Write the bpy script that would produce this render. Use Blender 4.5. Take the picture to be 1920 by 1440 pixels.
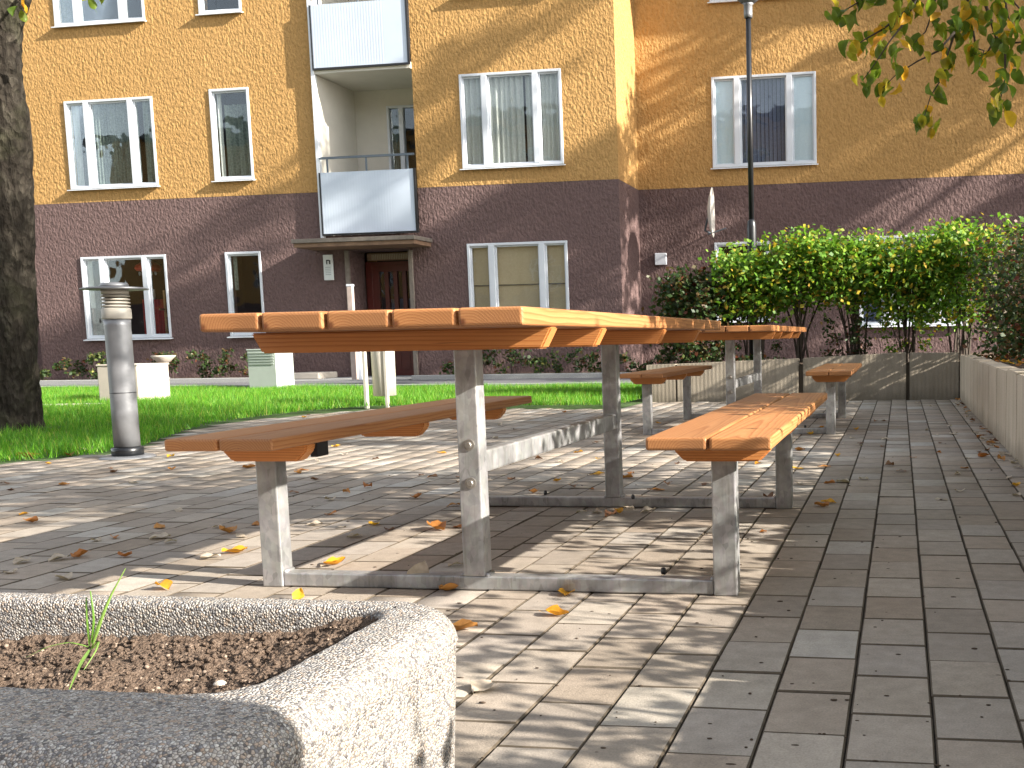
import bpy, bmesh, math, random
import numpy as np
from mathutils import Vector, Matrix
R_ = math.radians
rng = random.Random(7)
nrng = np.random.default_rng(11)
for o in list(bpy.data.objects): bpy.data.objects.remove(o)
SC = bpy.context.scene
COL = SC.collection

# ------------------------------------------------------------------ camera, world, sun, exposure
F_, CX, CY, YAW, PIT, ROL, EYE = 2007.579, 1359.224, 856.453, -0.163635, 0.110902, -0.019073, 0.65916
fw = Vector((math.sin(YAW)*math.cos(PIT), math.cos(YAW)*math.cos(PIT), -math.sin(PIT)))
rt0 = Vector((math.cos(YAW), -math.sin(YAW), 0)); up0 = rt0.cross(fw)
rt = rt0*math.cos(ROL)+up0*math.sin(ROL); up = -rt0*math.sin(ROL)+up0*math.cos(ROL)
cam = bpy.data.cameras.new('camera'); camo = bpy.data.objects.new('camera', cam); COL.objects.link(camo)
cam.sensor_fit = 'HORIZONTAL'; cam.sensor_width = 36; cam.lens = F_/1920*36
cam.shift_x = (960-CX)/1920; cam.shift_y = (CY-720)/1920
cam.clip_start = 0.05; cam.clip_end = 500
M = Matrix((rt, up, -fw)).transposed().to_4x4(); M.translation = Vector((0, 0, EYE))
camo.matrix_world = M
cam.dof.use_dof = False
SC.camera = camo
SUN = Vector((1.0, -0.19, 0.46)).normalized()
elev = math.asin(SUN.z)
world = bpy.data.worlds.new('World'); SC.world = world; world.use_nodes = True
wn = world.node_tree.nodes; wl = world.node_tree.links
sky = wn.new('ShaderNodeTexSky'); sky.sky_type = 'NISHITA'; sky.sun_disc = False
sky.sun_elevation = elev; sky.sun_rotation = math.atan2(SUN.x, SUN.y)
sky.air_density = 1.0; sky.dust_density = 1.0
bg = wn['Background']; bg.inputs['Strength'].default_value = 0.128
hsv = wn.new('ShaderNodeHueSaturation'); hsv.inputs['Saturation'].default_value = 0.34
wl.new(sky.outputs[0], hsv.inputs['Color']); wl.new(hsv.outputs[0], bg.inputs['Color'])
sl = bpy.data.lights.new('sun', 'SUN'); sl.energy = 5.0; sl.angle = R_(0.5); sl.color = (1.0, 0.93, 0.83)
so = bpy.data.objects.new('sun', sl); COL.objects.link(so)
so.rotation_euler = SUN.to_track_quat('Z', 'Y').to_euler(); so.location = (8, -3, 8)
SC.view_settings.view_transform = 'Standard'; SC.view_settings.look = 'None'
SC.view_settings.exposure = 1.75; SC.view_settings.gamma = 1.0
SC.view_settings.use_curve_mapping = False
SC.render.engine = 'CYCLES'
SC.cycles.max_bounces = 8; SC.cycles.transparent_max_bounces = 12

def ray(px, py):
    return fw + rt*((px-CX)/F_) - up*((py-CY)/F_)
def atY(px, py, Y):
    d = ray(px, py); return Vector((0, 0, EYE)) + d*(Y/d.y)
def atG(px, py, z=0.0):
    d = ray(px, py); return Vector((0, 0, EYE)) + d*((z-EYE)/d.z)
def pix(P):
    d = Vector(P)-Vector((0, 0, EYE)); z = d.dot(fw)
    if z < 0.05: return (-9999, -9999)
    return (CX+F_*d.dot(rt)/z, CY-F_*d.dot(up)/z)

# ------------------------------------------------------------------ tagging and mesh helpers
def tag(o, label=None, cat=None, group=None, kind=None):
    if label: o['label'] = label
    if cat: o['category'] = cat
    if group: o['group'] = group
    if kind: o['kind'] = kind
    return o
def empty(name, loc=(0, 0, 0), rz=0):
    o = bpy.data.objects.new(name, None); COL.objects.link(o); o.location = loc; o.rotation_euler = (0, 0, rz)
    o.empty_display_size = 0.1
    return o
def obj(name, me, mat=None, parent=None, smooth=False):
    if isinstance(me, bmesh.types.BMesh):
        m = bpy.data.meshes.new(name); me.to_mesh(m); me.free(); me = m
    if smooth:
        me.polygons.foreach_set('use_smooth', [True]*len(me.polygons))
    if mat:
        for mm in (mat if isinstance(mat, (list, tuple)) else [mat]):
            me.materials.append(mm)
    o = bpy.data.objects.new(name, me); COL.objects.link(o)
    if parent: o.parent = parent
    return o
def inst(src, name, parent, loc=(0, 0, 0), rot=(0, 0, 0), sc=(1, 1, 1)):
    o = bpy.data.objects.new(name, src); COL.objects.link(o)
    o.location = loc; o.rotation_euler = rot; o.scale = sc
    if parent: o.parent = parent
    return o
def npmesh(name, verts, faces, mat=None, parent=None, smooth=False):
    """verts (N,3) array, faces (M,k) array, k = 3 or 4"""
    me = bpy.data.meshes.new(name)
    verts = np.asarray(verts, dtype=np.float32); faces = np.asarray(faces, dtype=np.int32)
    k = faces.shape[1]
    me.vertices.add(len(verts)); me.vertices.foreach_set('co', verts.ravel())
    me.loops.add(faces.size); me.loops.foreach_set('vertex_index', faces.ravel())
    me.polygons.add(len(faces)); me.polygons.foreach_set('loop_start', np.arange(0, faces.size, k, dtype=np.int32))
    me.polygons.foreach_set('loop_total', np.full(len(faces), k, dtype=np.int32))
    me.update(calc_edges=True); me.validate()
    return obj(name, me, mat, parent, smooth)
def add_box(bm, x0, x1, y0, y1, z0, z1, bevel=0.0, seg=2, rot=None, piv=None):
    r = bmesh.ops.create_cube(bm, size=1.0)
    vs = r['verts']
    bmesh.ops.scale(bm, vec=(x1-x0, y1-y0, z1-z0), verts=vs)
    bmesh.ops.translate(bm, vec=((x0+x1)/2, (y0+y1)/2, (z0+z1)/2), verts=vs)
    if rot is not None:
        bmesh.ops.rotate(bm, cent=piv or ((x0+x1)/2, (y0+y1)/2, (z0+z1)/2), matrix=rot, verts=vs)
    if bevel > 0:
        es = list({e for v in vs for e in v.link_edges})
        bmesh.ops.bevel(bm, geom=es, offset=bevel, segments=seg, affect='EDGES', profile=0.5)
    return bm
def box(name, x0, x1, y0, y1, z0, z1, mat, parent=None, bevel=0.0, seg=2):
    bm = bmesh.new(); add_box(bm, x0, x1, y0, y1, z0, z1, bevel, seg)
    return obj(name, bm, mat, parent)
def add_quad(bm, pts):
    bm.faces.new([bm.verts.new(p) for p in pts])
def add_prism(bm, prof, axis, a, b):
    """prof list of 2d points; axis 'x' (points are y,z) or 'y' (points are x,z) or 'z' (x,y)"""
    def mk(p, t):
        return {'x': (t, p[0], p[1]), 'y': (p[0], t, p[1]), 'z': (p[0], p[1], t)}[axis]
    A = [bm.verts.new(mk(p, a)) for p in prof]; B = [bm.verts.new(mk(p, b)) for p in prof]
    n = len(prof)
    bm.faces.new(A); bm.faces.new(B[::-1])
    for i in range(n): bm.faces.new([A[i], A[(i+1) % n], B[(i+1) % n], B[i]])
    bmesh.ops.recalc_face_normals(bm, faces=bm.faces)
def add_lathe(bm, prof, cx=0, cy=0, n=28, sx=1, sy=1):
    rings = []
    for r, z in prof:
        rings.append([bm.verts.new((cx+sx*r*math.cos(2*math.pi*i/n), cy+sy*r*math.sin(2*math.pi*i/n), z)) for i in range(n)])
    for a, b in zip(rings, rings[1:]):
        for i in range(n): bm.faces.new([a[i], a[(i+1) % n], b[(i+1) % n], b[i]])
    bm.faces.new(rings[0][::-1]); bm.faces.new(rings[-1])
def add_tube(bm, pts, rad, n=8, jit=0.0):
    pts = [Vector(p) for p in pts]; rings = []
    t0 = (pts[1]-pts[0]).normalized(); u = t0.orthogonal().normalized()
    for i, p in enumerate(pts):
        t = (pts[min(i+1, len(pts)-1)]-pts[max(i-1, 0)]).normalized()
        u = (u-t*u.dot(t)).normalized(); v = t.cross(u)
        r = rad[i] if isinstance(rad, (list, tuple)) else rad
        ring = []
        for k in range(n):
            a = 2*math.pi*k/n; rr = r*(1+jit*(rng.random()-.5))
            ring.append(bm.verts.new(p+u*(rr*math.cos(a))+v*(rr*math.sin(a))))
        rings.append(ring)
    for a, b in zip(rings, rings[1:]):
        for k in range(n): bm.faces.new([a[k], a[(k+1) % n], b[(k+1) % n], b[k]])
    bm.faces.new(rings[0][::-1]); bm.faces.new(rings[-1])
def children(o): return [c for c in bpy.data.objects if c.parent == o]

# ------------------------------------------------------------------ materials
class N:
    def __init__(s, name):
        s.m = bpy.data.materials.new(name); s.m.use_nodes = True
        s.t = s.m.node_tree; s.b = s.t.nodes['Principled BSDF']; s.out = s.t.nodes['Material Output']
        s.tc = s.t.nodes.new('ShaderNodeTexCoord')
    def n(s, typ, **kw):
        x = s.t.nodes.new(typ)
        for k, v in kw.items():
            if k.startswith('_'): setattr(x, k[1:], v)
            else: x.inputs[k.replace('__', ' ')].default_value = v
        return x
    def l(s, a, b): s.t.links.new(a, b)
    def map(s, scale=(1, 1, 1), rot=(0, 0, 0), out='Object', src=None):
        m = s.n('ShaderNodeMapping'); m.inputs['Scale'].default_value = scale; m.inputs['Rotation'].default_value = rot
        s.l(src or s.tc.outputs[out], m.inputs['Vector']); return m.outputs[0]
    def noise(s, vec, scale, detail=4, rough=0.6, dist=0.0):
        x = s.n('ShaderNodeTexNoise'); x.inputs['Scale'].default_value = scale; x.inputs['Detail'].default_value = detail
        x.inputs['Roughness'].default_value = rough; x.inputs['Distortion'].default_value = dist
        s.l(vec, x.inputs['Vector']); return x.outputs['Fac']
    def voro(s, vec, scale, feat='F1', out='Distance'):
        x = s.n('ShaderNodeTexVoronoi'); x.feature = feat; x.inputs['Scale'].default_value = scale
        s.l(vec, x.inputs['Vector']); return x.outputs[out]
    def ramp(s, fac, stops):
        r = s.n('ShaderNodeValToRGB'); e = r.color_ramp.elements
        while len(e) < len(stops): e.new(0.5)
        for i, (p, c) in enumerate(stops): e[i].position = p; e[i].color = (*c, 1) if len(c) == 3 else c
        s.l(fac, r.inputs['Fac']); return r.outputs['Color']
    def math(s, op, a, b=None, clamp=False):
        x = s.n('ShaderNodeMath'); x.operation = op; x.use_clamp = clamp
        for i, v in enumerate((a, b)):
            if v is None: continue
            if hasattr(v, 'is_output'): s.l(v, x.inputs[i])
            else: x.inputs[i].default_value = v
        return x.outputs[0]
    def mix(s, fac, a, b, typ='MIX'):
        x = s.n('ShaderNodeMix'); x.data_type = 'RGBA'; x.blend_type = typ
        for sock, v in ((x.inputs[0], fac), (x.inputs[6], a), (x.inputs[7], b)):
            if hasattr(v, 'is_output'): s.l(v, sock)
            elif isinstance(v, (int, float)): sock.default_value = v
            else: sock.default_value = (*v, 1)
        return x.outputs[2]
    def bump(s, h, dist=0.01, strength=1.0, prev=None):
        b = s.n('ShaderNodeBump'); b.inputs['Distance'].default_value = dist; b.inputs['Strength'].default_value = strength
        s.l(h, b.inputs['Height'])
        if prev is not None: s.l(prev, b.inputs['Normal'])
        return b.outputs[0]
    def fin(s, col=None, rough=0.7, metal=0.0, normal=None, spec=None):
        if col is not None:
            if hasattr(col, 'is_output'): s.l(col, s.b.inputs['Base Color'])
            else: s.b.inputs['Base Color'].default_value = (*col, 1)
        if hasattr(rough, 'is_output'): s.l(rough, s.b.inputs['Roughness'])
        else: s.b.inputs['Roughness'].default_value = rough
        s.b.inputs['Metallic'].default_value = metal
        if spec is not None: s.b.inputs['Specular IOR Level'].default_value = spec
        if normal is not None: s.l(normal, s.b.inputs['Normal'])
        return s.m
def plain(name, col, rough=0.6, metal=0.0, var=0.12, sc=8.0, bump=0.0, bs=60, out='Object'):
    s = N(name); v = s.map(out=out)
    f = s.noise(v, sc, 5)
    c = s.ramp(f, [(0.25, tuple(x*(1-var) for x in col)), (0.75, tuple(min(1, x*(1+var)) for x in col))])
    nm = s.bump(s.noise(v, bs, 3), bump) if bump else None
    return s.fin(c, rough, metal, nm)

def mat_stucco(name, c1, c2):
    s = N(name); v = s.map((1.35, 1, 0.75))
    a = s.noise(v, 15, 4, 0.62, 0.5)
    b = s.voro(s.map((1.4, 1, 0.95)), 18, 'SMOOTH_F1')
    h = s.math('ADD', s.math('MULTIPLY', a, 1.5), s.math('MULTIPLY', b, 0.7))
    fine = s.noise(s.map(), 85, 3)
    h2 = s.math('ADD', h, s.math('MULTIPLY', fine, 0.14))
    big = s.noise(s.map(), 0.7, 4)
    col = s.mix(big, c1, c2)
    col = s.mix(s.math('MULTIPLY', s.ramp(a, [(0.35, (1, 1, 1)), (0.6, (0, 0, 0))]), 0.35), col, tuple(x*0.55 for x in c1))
    streak = s.noise(s.map((3, 3, 0.25)), 1.6, 4)
    col = s.mix(s.ramp(streak, [(0.55, (0, 0, 0)), (0.8, (0.35, 0.35, 0.35))]), col, tuple(x*0.7 for x in c2))
    return s.fin(col, 0.92, 0, s.bump(h2, 0.038, 0.85), 0.25)
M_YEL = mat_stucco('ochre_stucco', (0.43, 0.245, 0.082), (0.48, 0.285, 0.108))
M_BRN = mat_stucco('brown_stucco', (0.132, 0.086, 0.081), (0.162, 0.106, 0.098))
def mat_wood(name, axis):
    s = N(name)
    oi = s.n('ShaderNodeObjectInfo')
    sep = s.n('ShaderNodeSeparateXYZ'); s.l(s.tc.outputs['Object'], sep.inputs[0])
    along = sep.outputs['Y'] if axis == 'y' else sep.outputs['X']
    cross = sep.outputs['X'] if axis == 'y' else sep.outputs['Y']
    cxr = s.math('MULTIPLY', s.math('SUBTRACT', s.math('FRACT', s.math('MULTIPLY', oi.outputs['Random'], 7.31)), 0.5), 0.11)
    czr = s.math('ADD', s.math('MULTIPLY', oi.outputs['Random'], -0.06), -0.03)
    wob = s.noise(s.map((5, 0.6, 5) if axis == 'y' else (0.6, 5, 5)), 2.0, 3)
    u = s.math('ADD', s.math('SUBTRACT', cross, cxr), s.math('MULTIPLY', wob, 0.02))
    w = s.math('ADD', s.math('SUBTRACT', sep.outputs['Z'], czr), s.math('MULTIPLY', s.math('MULTIPLY', along, 0.012), 1.0))
    r = s.math('SQRT', s.math('ADD', s.math('MULTIPLY', u, u), s.math('MULTIPLY', w, w)))
    rings = s.math('FRACT', s.math('MULTIPLY', s.math('ADD', r, s.math('MULTIPLY', wob, 0.006)), 165))
    fib = s.noise(s.map((90, 3, 90) if axis == 'y' else (3, 90, 90)), 4.0, 4)
    base = s.ramp(rings, [(0.0, (0.435, 0.212, 0.085)), (0.55, (0.395, 0.184, 0.069)), (0.88, (0.275, 0.106, 0.034)), (1.0, (0.41, 0.196, 0.077))])
    base = s.mix(s.math('MULTIPLY', fib, 0.5), base, (0.30, 0.117, 0.040))
    if axis == 'x': base = s.mix(1.0, base, (1.45, 1.32, 1.05), 'MULTIPLY')  # battens lighter and more orange, partly standing in for light bounced from below
    tone = s.ramp(oi.outputs['Random'], [(0.0, (0.84, 0.82, 0.80)), (0.5, (1, 1, 1)), (1.0, (1.14, 1.09, 1.0))])
    base = s.mix(1.0, base, tone, 'MULTIPLY')
    kn = s.voro(s.map((7, 1.6, 7) if axis == 'y' else (1.6, 7, 7)), 1.0)
    base = s.mix(s.ramp(kn, [(0.05, (1, 1, 1)), (0.09, (0, 0, 0))]), base, (0.10, 0.026, 0.008))
    chk = s.noise(s.map((60, 1.1, 60) if axis == 'y' else (1.1, 60, 60)), 3.0, 2)
    base = s.mix(s.ramp(chk, [(0.24, (0.75, 0.75, 0.75)), (0.30, (0, 0, 0))]), base, (0.11, 0.045, 0.018))
    nb = s.bump(s.math('ADD', rings, s.math('MULTIPLY', fib, 1.2)), 0.0006, 0.6)
    return s.fin(base, s.math('ADD', s.math('MULTIPLY', fib, 0.2), 0.42), 0, nb, 0.4)
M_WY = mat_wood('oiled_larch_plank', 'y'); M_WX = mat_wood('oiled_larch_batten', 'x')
def mat_galv():
    s = N('galvanised_steel'); v = s.map()
    sp = s.voro(s.map((1, 1, 0.55)), 70, 'F1', 'Color')
    g = s.noise(v, 9, 5); st = s.noise(s.map((40, 40, 2)), 2, 3)
    c = s.ramp(g, [(0.3, (0.20, 0.197, 0.18)), (0.5, (0.29, 0.29, 0.278)), (0.72, (0.42, 0.43, 0.425))])
    c = s.mix(0.22, c, sp, 'OVERLAY')
    hs = s.n('ShaderNodeHueSaturation'); hs.inputs['Saturation'].default_value = 0.12; s.l(c, hs.inputs['Color']); c = hs.outputs[0]
    c = s.mix(s.ramp(st, [(0.55, (0, 0, 0)), (0.8, (0.5, 0.5, 0.5))]), c, (0.13, 0.12, 0.095))
    return s.fin(c, s.math('ADD', s.math('MULTIPLY', g, 0.3), 0.28), 0.5, s.bump(g, 0.001))
M_GALV = mat_galv()
def mat_paver():
    s = N('concrete_paver')
    oi = s.n('ShaderNodeObjectInfo'); ge = s.n('ShaderNodeNewGeometry')
    rnd = s.math('FRACT', s.math('ADD', oi.outputs['Random'], ge.outputs['Random Per Island']))
    rnd2 = s.math('FRACT', s.math('MULTIPLY', rnd, 17.3))
    P = s.n('ShaderNodeNewGeometry').outputs['Position']
    v = s.map(src=P)
    fine = s.noise(v, 260, 3, 0.7); mid = s.noise(v, 22, 5, 0.65); big = s.noise(v, 1.1, 4)
    c = s.ramp(rnd, [(0.0, (0.262, 0.226, 0.190)), (0.35, (0.305, 0.267, 0.229)), (0.75, (0.330, 0.293, 0.255)), (0.93, (0.36, 0.335, 0.30)), (1.0, (0.41, 0.39, 0.36))])
    tint = s.ramp(rnd2, [(0.0, (1.04, 0.985, 0.92)), (0.5, (1.02, 1, .96)), (1.0, (0.99, 0.995, 1.0))])
    c = s.mix(1.0, c, tint, 'MULTIPLY')
    c = s.mix(1.0, c, s.ramp(mid, [(0.3, (0.84, 0.84, 0.84)), (0.7, (1.12, 1.12, 1.12))]), 'MULTIPLY')
    c = s.mix(1.0, c, s.ramp(fine, [(0.3, (0.80, 0.80, 0.80)), (0.7, (1.15, 1.15, 1.15))]), 'MULTIPLY')
    c = s.mix(1.0, c, s.ramp(big, [(0.35, (0.84, 0.83, 0.80)), (0.65, (1.07, 1.06, 1.06))]), 'MULTIPLY')
    spk = s.voro(v, 13)
    c = s.mix(s.ramp(spk, [(0.02, (0.9, 0.9, 0.9)), (0.035, (0, 0, 0))]), c, (0.07, 0.055, 0.04))
    h = s.math('ADD', s.math('MULTIPLY', fine, 0.8), s.math('MULTIPLY', mid, 0.6))
    return s.fin(c, 0.88, 0, s.bump(h, 0.0022, 0.8), 0.3)
M_PAV = mat_paver()
def mat_joint():
    s = N('joint_sand'); v = s.map()
    f = s.noise(v, 5, 5); g = s.noise(v, 400, 2)
    c = s.ramp(f, [(0.35, (0.050, 0.036, 0.022)), (0.6, (0.075, 0.058, 0.035)), (0.75, (0.055, 0.062, 0.028))])
    c = s.mix(0.5, c, s.ramp(g, [(0.3, (0.03, 0.025, 0.02)), (0.7, (0.16, 0.13, 0.10))]))
    return s.fin(c, 0.95, 0, s.bump(g, 0.003))
M_JOINT = mat_joint()
M_EDGE = plain('dirty_paver_edge', (0.085, 0.066, 0.045), 0.95, 0, 0.35, 40)
def mat_concrete(name, a, b, board=0.0, axis='x'):
    s = N(name); v = s.map()
    f = s.noise(v, 2.3, 6, 0.65); g = s.noise(v, 120, 3); st = s.noise(s.map((9, 9, 0.7)), 1.5, 4)
    c = s.ramp(f, [(0.3, a), (0.7, b)])
    c = s.mix(s.ramp(st, [(0.45, (0, 0, 0)), (0.8, (0.7, 0.7, 0.7))]), c, tuple(x*0.55 for x in a))
    c = s.mix(0.35, c, s.ramp(g, [(0.3, tuple(x*0.7 for x in a)), (0.7, tuple(min(1, x*1.2) for x in b))]))
    sep = s.n('ShaderNodeSeparateXYZ'); s.l(s.tc.outputs['Object'], sep.inputs[0])
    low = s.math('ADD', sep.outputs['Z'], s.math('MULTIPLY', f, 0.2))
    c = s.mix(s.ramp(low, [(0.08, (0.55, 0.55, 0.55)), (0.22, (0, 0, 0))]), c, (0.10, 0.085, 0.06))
    nm = s.bump(s.math('ADD', g, f), 0.004)
    if board:
        wv = s.math('SINE', s.math('MULTIPLY', sep.outputs['X' if axis == 'x' else 'Y'], board))
        nm = s.bump(wv, 0.002, 0.35, nm)
    return s.fin(c, 0.9, 0, nm, 0.25)
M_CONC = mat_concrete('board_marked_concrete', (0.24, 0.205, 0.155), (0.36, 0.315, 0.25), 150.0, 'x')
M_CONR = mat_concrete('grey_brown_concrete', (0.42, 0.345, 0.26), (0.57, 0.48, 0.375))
def mat_aggregate():
    s = N('exposed_aggregate'); v = s.map()
    s1 = s.n('ShaderNodeTexVoronoi'); s1.inputs['Scale'].default_value = 310; s.l(v, s1.inputs['Vector'])
    sep = s.n('ShaderNodeSeparateColor'); s.l(s1.outputs['Color'], sep.inputs[0])
    c = s.ramp(sep.outputs['Red'], [(0.0, (0.11, 0.10, 0.10)), (0.12, (0.20, 0.20, 0.21)), (0.3, (0.36, 0.34, 0.32)), (0.55, (0.46, 0.43, 0.39)), (0.8, (0.38, 0.29, 0.22)), (0.87, (0.50, 0.48, 0.45)), (1.0, (0.60, 0.585, 0.56))])
    e = s.n('ShaderNodeTexVoronoi'); e.feature = 'DISTANCE_TO_EDGE'; e.inputs['Scale'].default_value = 310; s.l(v, e.inputs['Vector'])
    edge = s.ramp(e.outputs['Distance'], [(0.03, (1, 1, 1)), (0.14, (0, 0, 0))])
    c = s.mix(s.math('MULTIPLY', edge, 0.85), c, (0.10, 0.09, 0.08))
    big = s.noise(v, 6, 5)
    c = s.mix(1.0, c, s.ramp(big, [(0.3, (0.86, 0.85, 0.83)), (0.7, (1.06, 1.06, 1.06))]), 'MULTIPLY')
    h = s.math('ADD', s.math('MULTIPLY', s1.outputs['Distance'], -1.0), s.math('MULTIPLY', sep.outputs['Green'], 0.5))
    return s.fin(c, 0.8, 0, s.bump(h, 0.0035, 0.9), 0.3)
M_AGG = mat_aggregate()
def mat_soil(name='dark_soil', k=1.0):
    s = N(name); v = s.map()
    a = s.noise(v, 130, 6, 0.8); b = s.noise(v, 9, 5); vv = s.voro(v, 330)
    c = s.ramp(a, [(0.3, (0.045*k, 0.028*k, 0.019*k)), (0.45, (0.115*k, 0.080*k, 0.058*k)), (0.6, (0.195*k, 0.142*k, 0.105*k)), (0.8, (0.36*k, 0.28*k, 0.22*k))])
    return s.fin(c, 0.95, 0, s.bump(s.math('ADD', a, s.math('MULTIPLY', vv, -0.6)), 0.010), 0.2)
M_SOIL = mat_soil('planter_soil', 1.3); M_BED = mat_soil('bed_soil', 0.9)
def mat_leaf(name, stops, trans=0.45, rough=0.5, src='island', veins=False):
    s = N(name)
    if src == 'island': f = s.n('ShaderNodeNewGeometry').outputs['Random Per Island']
    else: f = s.n('ShaderNodeObjectInfo').outputs['Random']
    c = s.ramp(f, stops)
    v = s.map(out='Object')
    nz = s.noise(v, 45 if veins else 20, 4)
    c = s.mix(1.0, c, s.ramp(nz, [(0.3, (0.72, 0.70, 0.66)), (0.7, (1.15, 1.15, 1.15))]), 'MULTIPLY')
    s.fin(c, rough, 0, None, 0.35)
    tr = s.n('ShaderNodeBsdfTranslucent'); c2 = s.mix(1.0, c, (1.25, 1.2, 0.7), 'MULTIPLY'); s.l(c2, tr.inputs['Color'])
    mx = s.n('ShaderNodeMixShader'); mx.inputs[0].default_value = trans
    s.l(s.b.outputs[0], mx.inputs[1]); s.l(tr.outputs[0], mx.inputs[2]); s.l(mx.outputs[0], s.out.inputs['Surface'])
    return s.m
M_HEDGE = mat_leaf('hedge_leaf', [(0.0, (0.060, 0.16, 0.018)), (0.5, (0.135, 0.28, 0.03)), (0.8, (0.23, 0.37, 0.05)), (0.93, (0.42, 0.38, 0.05)), (1.0, (0.45, 0.27, 0.03))])
M_HEDGED = mat_leaf('dark_hedge_leaf', [(0.0, (0.020, 0.050, 0.014)), (0.6, (0.045, 0.080, 0.020)), (0.85, (0.10, 0.065, 0.025)), (1.0, (0.16, 0.04, 0.025))], 0.3)
M_LOW = mat_leaf('groundcover_leaf', [(0.0, (0.025, 0.055, 0.018)), (0.6, (0.06, 0.10, 0.03)), (0.9, (0.20, 0.22, 0.06)), (1.0, (0.35, 0.33, 0.10))], 0.3)
M_TREELEAF = mat_leaf('autumn_tree_leaf', [(0.0, (0.085, 0.15, 0.022)), (0.45, (0.16, 0.24, 0.03)), (0.68, (0.32, 0.33, 0.04)), (0.85, (0.60, 0.42, 0.04)), (1.0, (0.62, 0.28, 0.03))], 0.6, 0.42, 'obj')
M_TREELEAF2 = mat_leaf('crown_leaf', [(0.0, (0.050, 0.095, 0.018)), (0.5, (0.10, 0.15, 0.025)), (0.8, (0.30, 0.26, 0.035)), (1.0, (0.50, 0.26, 0.03))], 0.35)
M_GRASS = mat_leaf('grass_blade', [(0.0, (0.055, 0.19, 0.010)), (0.5, (0.10, 0.31, 0.018)), (0.85, (0.17, 0.40, 0.03)), (1.0, (0.36, 0.36, 0.09))], 0.45)
M_WEED = mat_leaf('weed_blade', [(0.0, (0.16, 0.34, 0.05)), (1.0, (0.30, 0.46, 0.12))], 0.45, 0.4, 'obj')
M_LF_Y = mat_leaf('yellow_fallen_leaf', [(0.0, (0.62, 0.28, 0.02)), (1.0, (0.72, 0.42, 0.04))], 0.25, 0.5, 'obj', True)
M_LF_O = mat_leaf('orange_brown_fallen_leaf', [(0.0, (0.36, 0.13, 0.03)), (1.0, (0.46, 0.22, 0.06))], 0.2, 0.6, 'obj', True)
M_LF_B = mat_leaf('brown_fallen_leaf', [(0.0, (0.13, 0.060, 0.030)), (1.0, (0.24, 0.13, 0.07))], 0.15, 0.6, 'obj', True)
M_LF_P = mat_leaf('pale_fallen_leaf', [(0.0, (0.42, 0.35, 0.27)), (1.0, (0.52, 0.45, 0.37))], 0.2, 0.6, 'obj', True)
def mat_bark():
    s = N('bark'); v = s.map((1, 1, 0.35))
    a = s.noise(v, 16, 6, 0.7, 0.6); m = s.noise(s.map(), 2.5, 5); pl = s.voro(s.map((1, 1, 0.5)), 26)
    c = s.ramp(a, [(0.3, (0.018, 0.014, 0.011)), (0.5, (0.036, 0.030, 0.023)), (0.75, (0.085, 0.075, 0.058))])
    c = s.mix(s.ramp(m, [(0.5, (0, 0, 0)), (0.7, (0.6, 0.6, 0.6))]), c, (0.06, 0.062, 0.032))
    return s.fin(c, 0.97, 0, s.bump(s.math('ADD', s.math('MULTIPLY', a, 1.6), pl), 0.06), 0.15)
M_BARK = mat_bark()
M_TWIG = plain('twig_bark', (0.055, 0.040, 0.028), 0.8, 0, 0.3, 30, 0.002)
M_WFRAME = plain('white_window_paint', (0.60, 0.63, 0.67), 0.45, 0, 0.04, 4)
M_WHITEMETAL = plain('white_sheet_metal', (0.72, 0.75, 0.78), 0.42, 0.0, 0.05, 3)
M_BALC = plain('pale_blue_balcony_sheet', (0.50, 0.565, 0.65), 0.45, 0.0, 0.05, 2)
M_LOGGIA = plain('painted_loggia_plaster', (0.60, 0.57, 0.50), 0.85, 0, 0.06, 3, 0.003, 50)
M_BLACK = plain('black_paint', (0.012, 0.013, 0.015), 0.32, 0.0, 0.2, 20)
M_RAIL = plain('grey_rail_paint', (0.10, 0.125, 0.15), 0.5, 0.0, 0.15, 10)
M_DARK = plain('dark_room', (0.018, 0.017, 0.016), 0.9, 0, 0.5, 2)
M_GREYPOLE = plain('grey_bollard_metal', (0.20, 0.205, 0.215), 0.42, 0.3, 0.08, 12, 0.0006, 80)
M_BOLHEAD = plain('bollard_head_cream', (0.36, 0.335, 0.29), 0.5, 0.0, 0.1, 14)
M_CREAM = plain('cream_bin_metal', (0.52, 0.49, 0.42), 0.45, 0.0, 0.06, 6)
M_CBOX = plain('beige_concrete_block', (0.46, 0.41, 0.35), 0.85, 0, 0.07, 10, 0.003, 90)
M_CAB = plain('grey_green_cabinet', (0.33, 0.37, 0.335), 0.55, 0, 0.06, 6)
M_CANOPY = plain('rusty_canopy', (0.19, 0.115, 0.07), 0.8, 0, 0.3, 5, 0.004, 40)
M_CANTOP = plain('canopy_edge_concrete', (0.17, 0.145, 0.12), 0.85, 0, 0.3, 9, 0.004, 60)
M_DOOR = plain('oxblood_door', (0.085, 0.014, 0.010), 0.4, 0, 0.25, 6)
M_REDCLOTH = plain('red_cloth', (0.36, 0.025, 0.02), 0.8, 0, 0.2, 12)
M_CHAIR = plain('light_wood', (0.45, 0.24, 0.09), 0.55, 0, 0.2, 14)
M_ASPH = plain('path_asphalt', (0.11, 0.11, 0.118), 0.9, 0, 0.2, 30, 0.004, 200)
M_KERB = plain('granite_kerb', (0.30, 0.30, 0.29), 0.85, 0, 0.3, 60, 0.003, 120)
M_SAND = plain('light_gravel', (0.48, 0.42, 0.33), 0.95, 0, 0.25, 80, 0.006, 150)
M_BOLT = plain('zinc_bolt', (0.34, 0.32, 0.29), 0.4, 0.8, 0.2, 60)
M_SIGN = plain('white_sign', (0.62, 0.65, 0.64), 0.5, 0, 0.06, 9)
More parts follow.
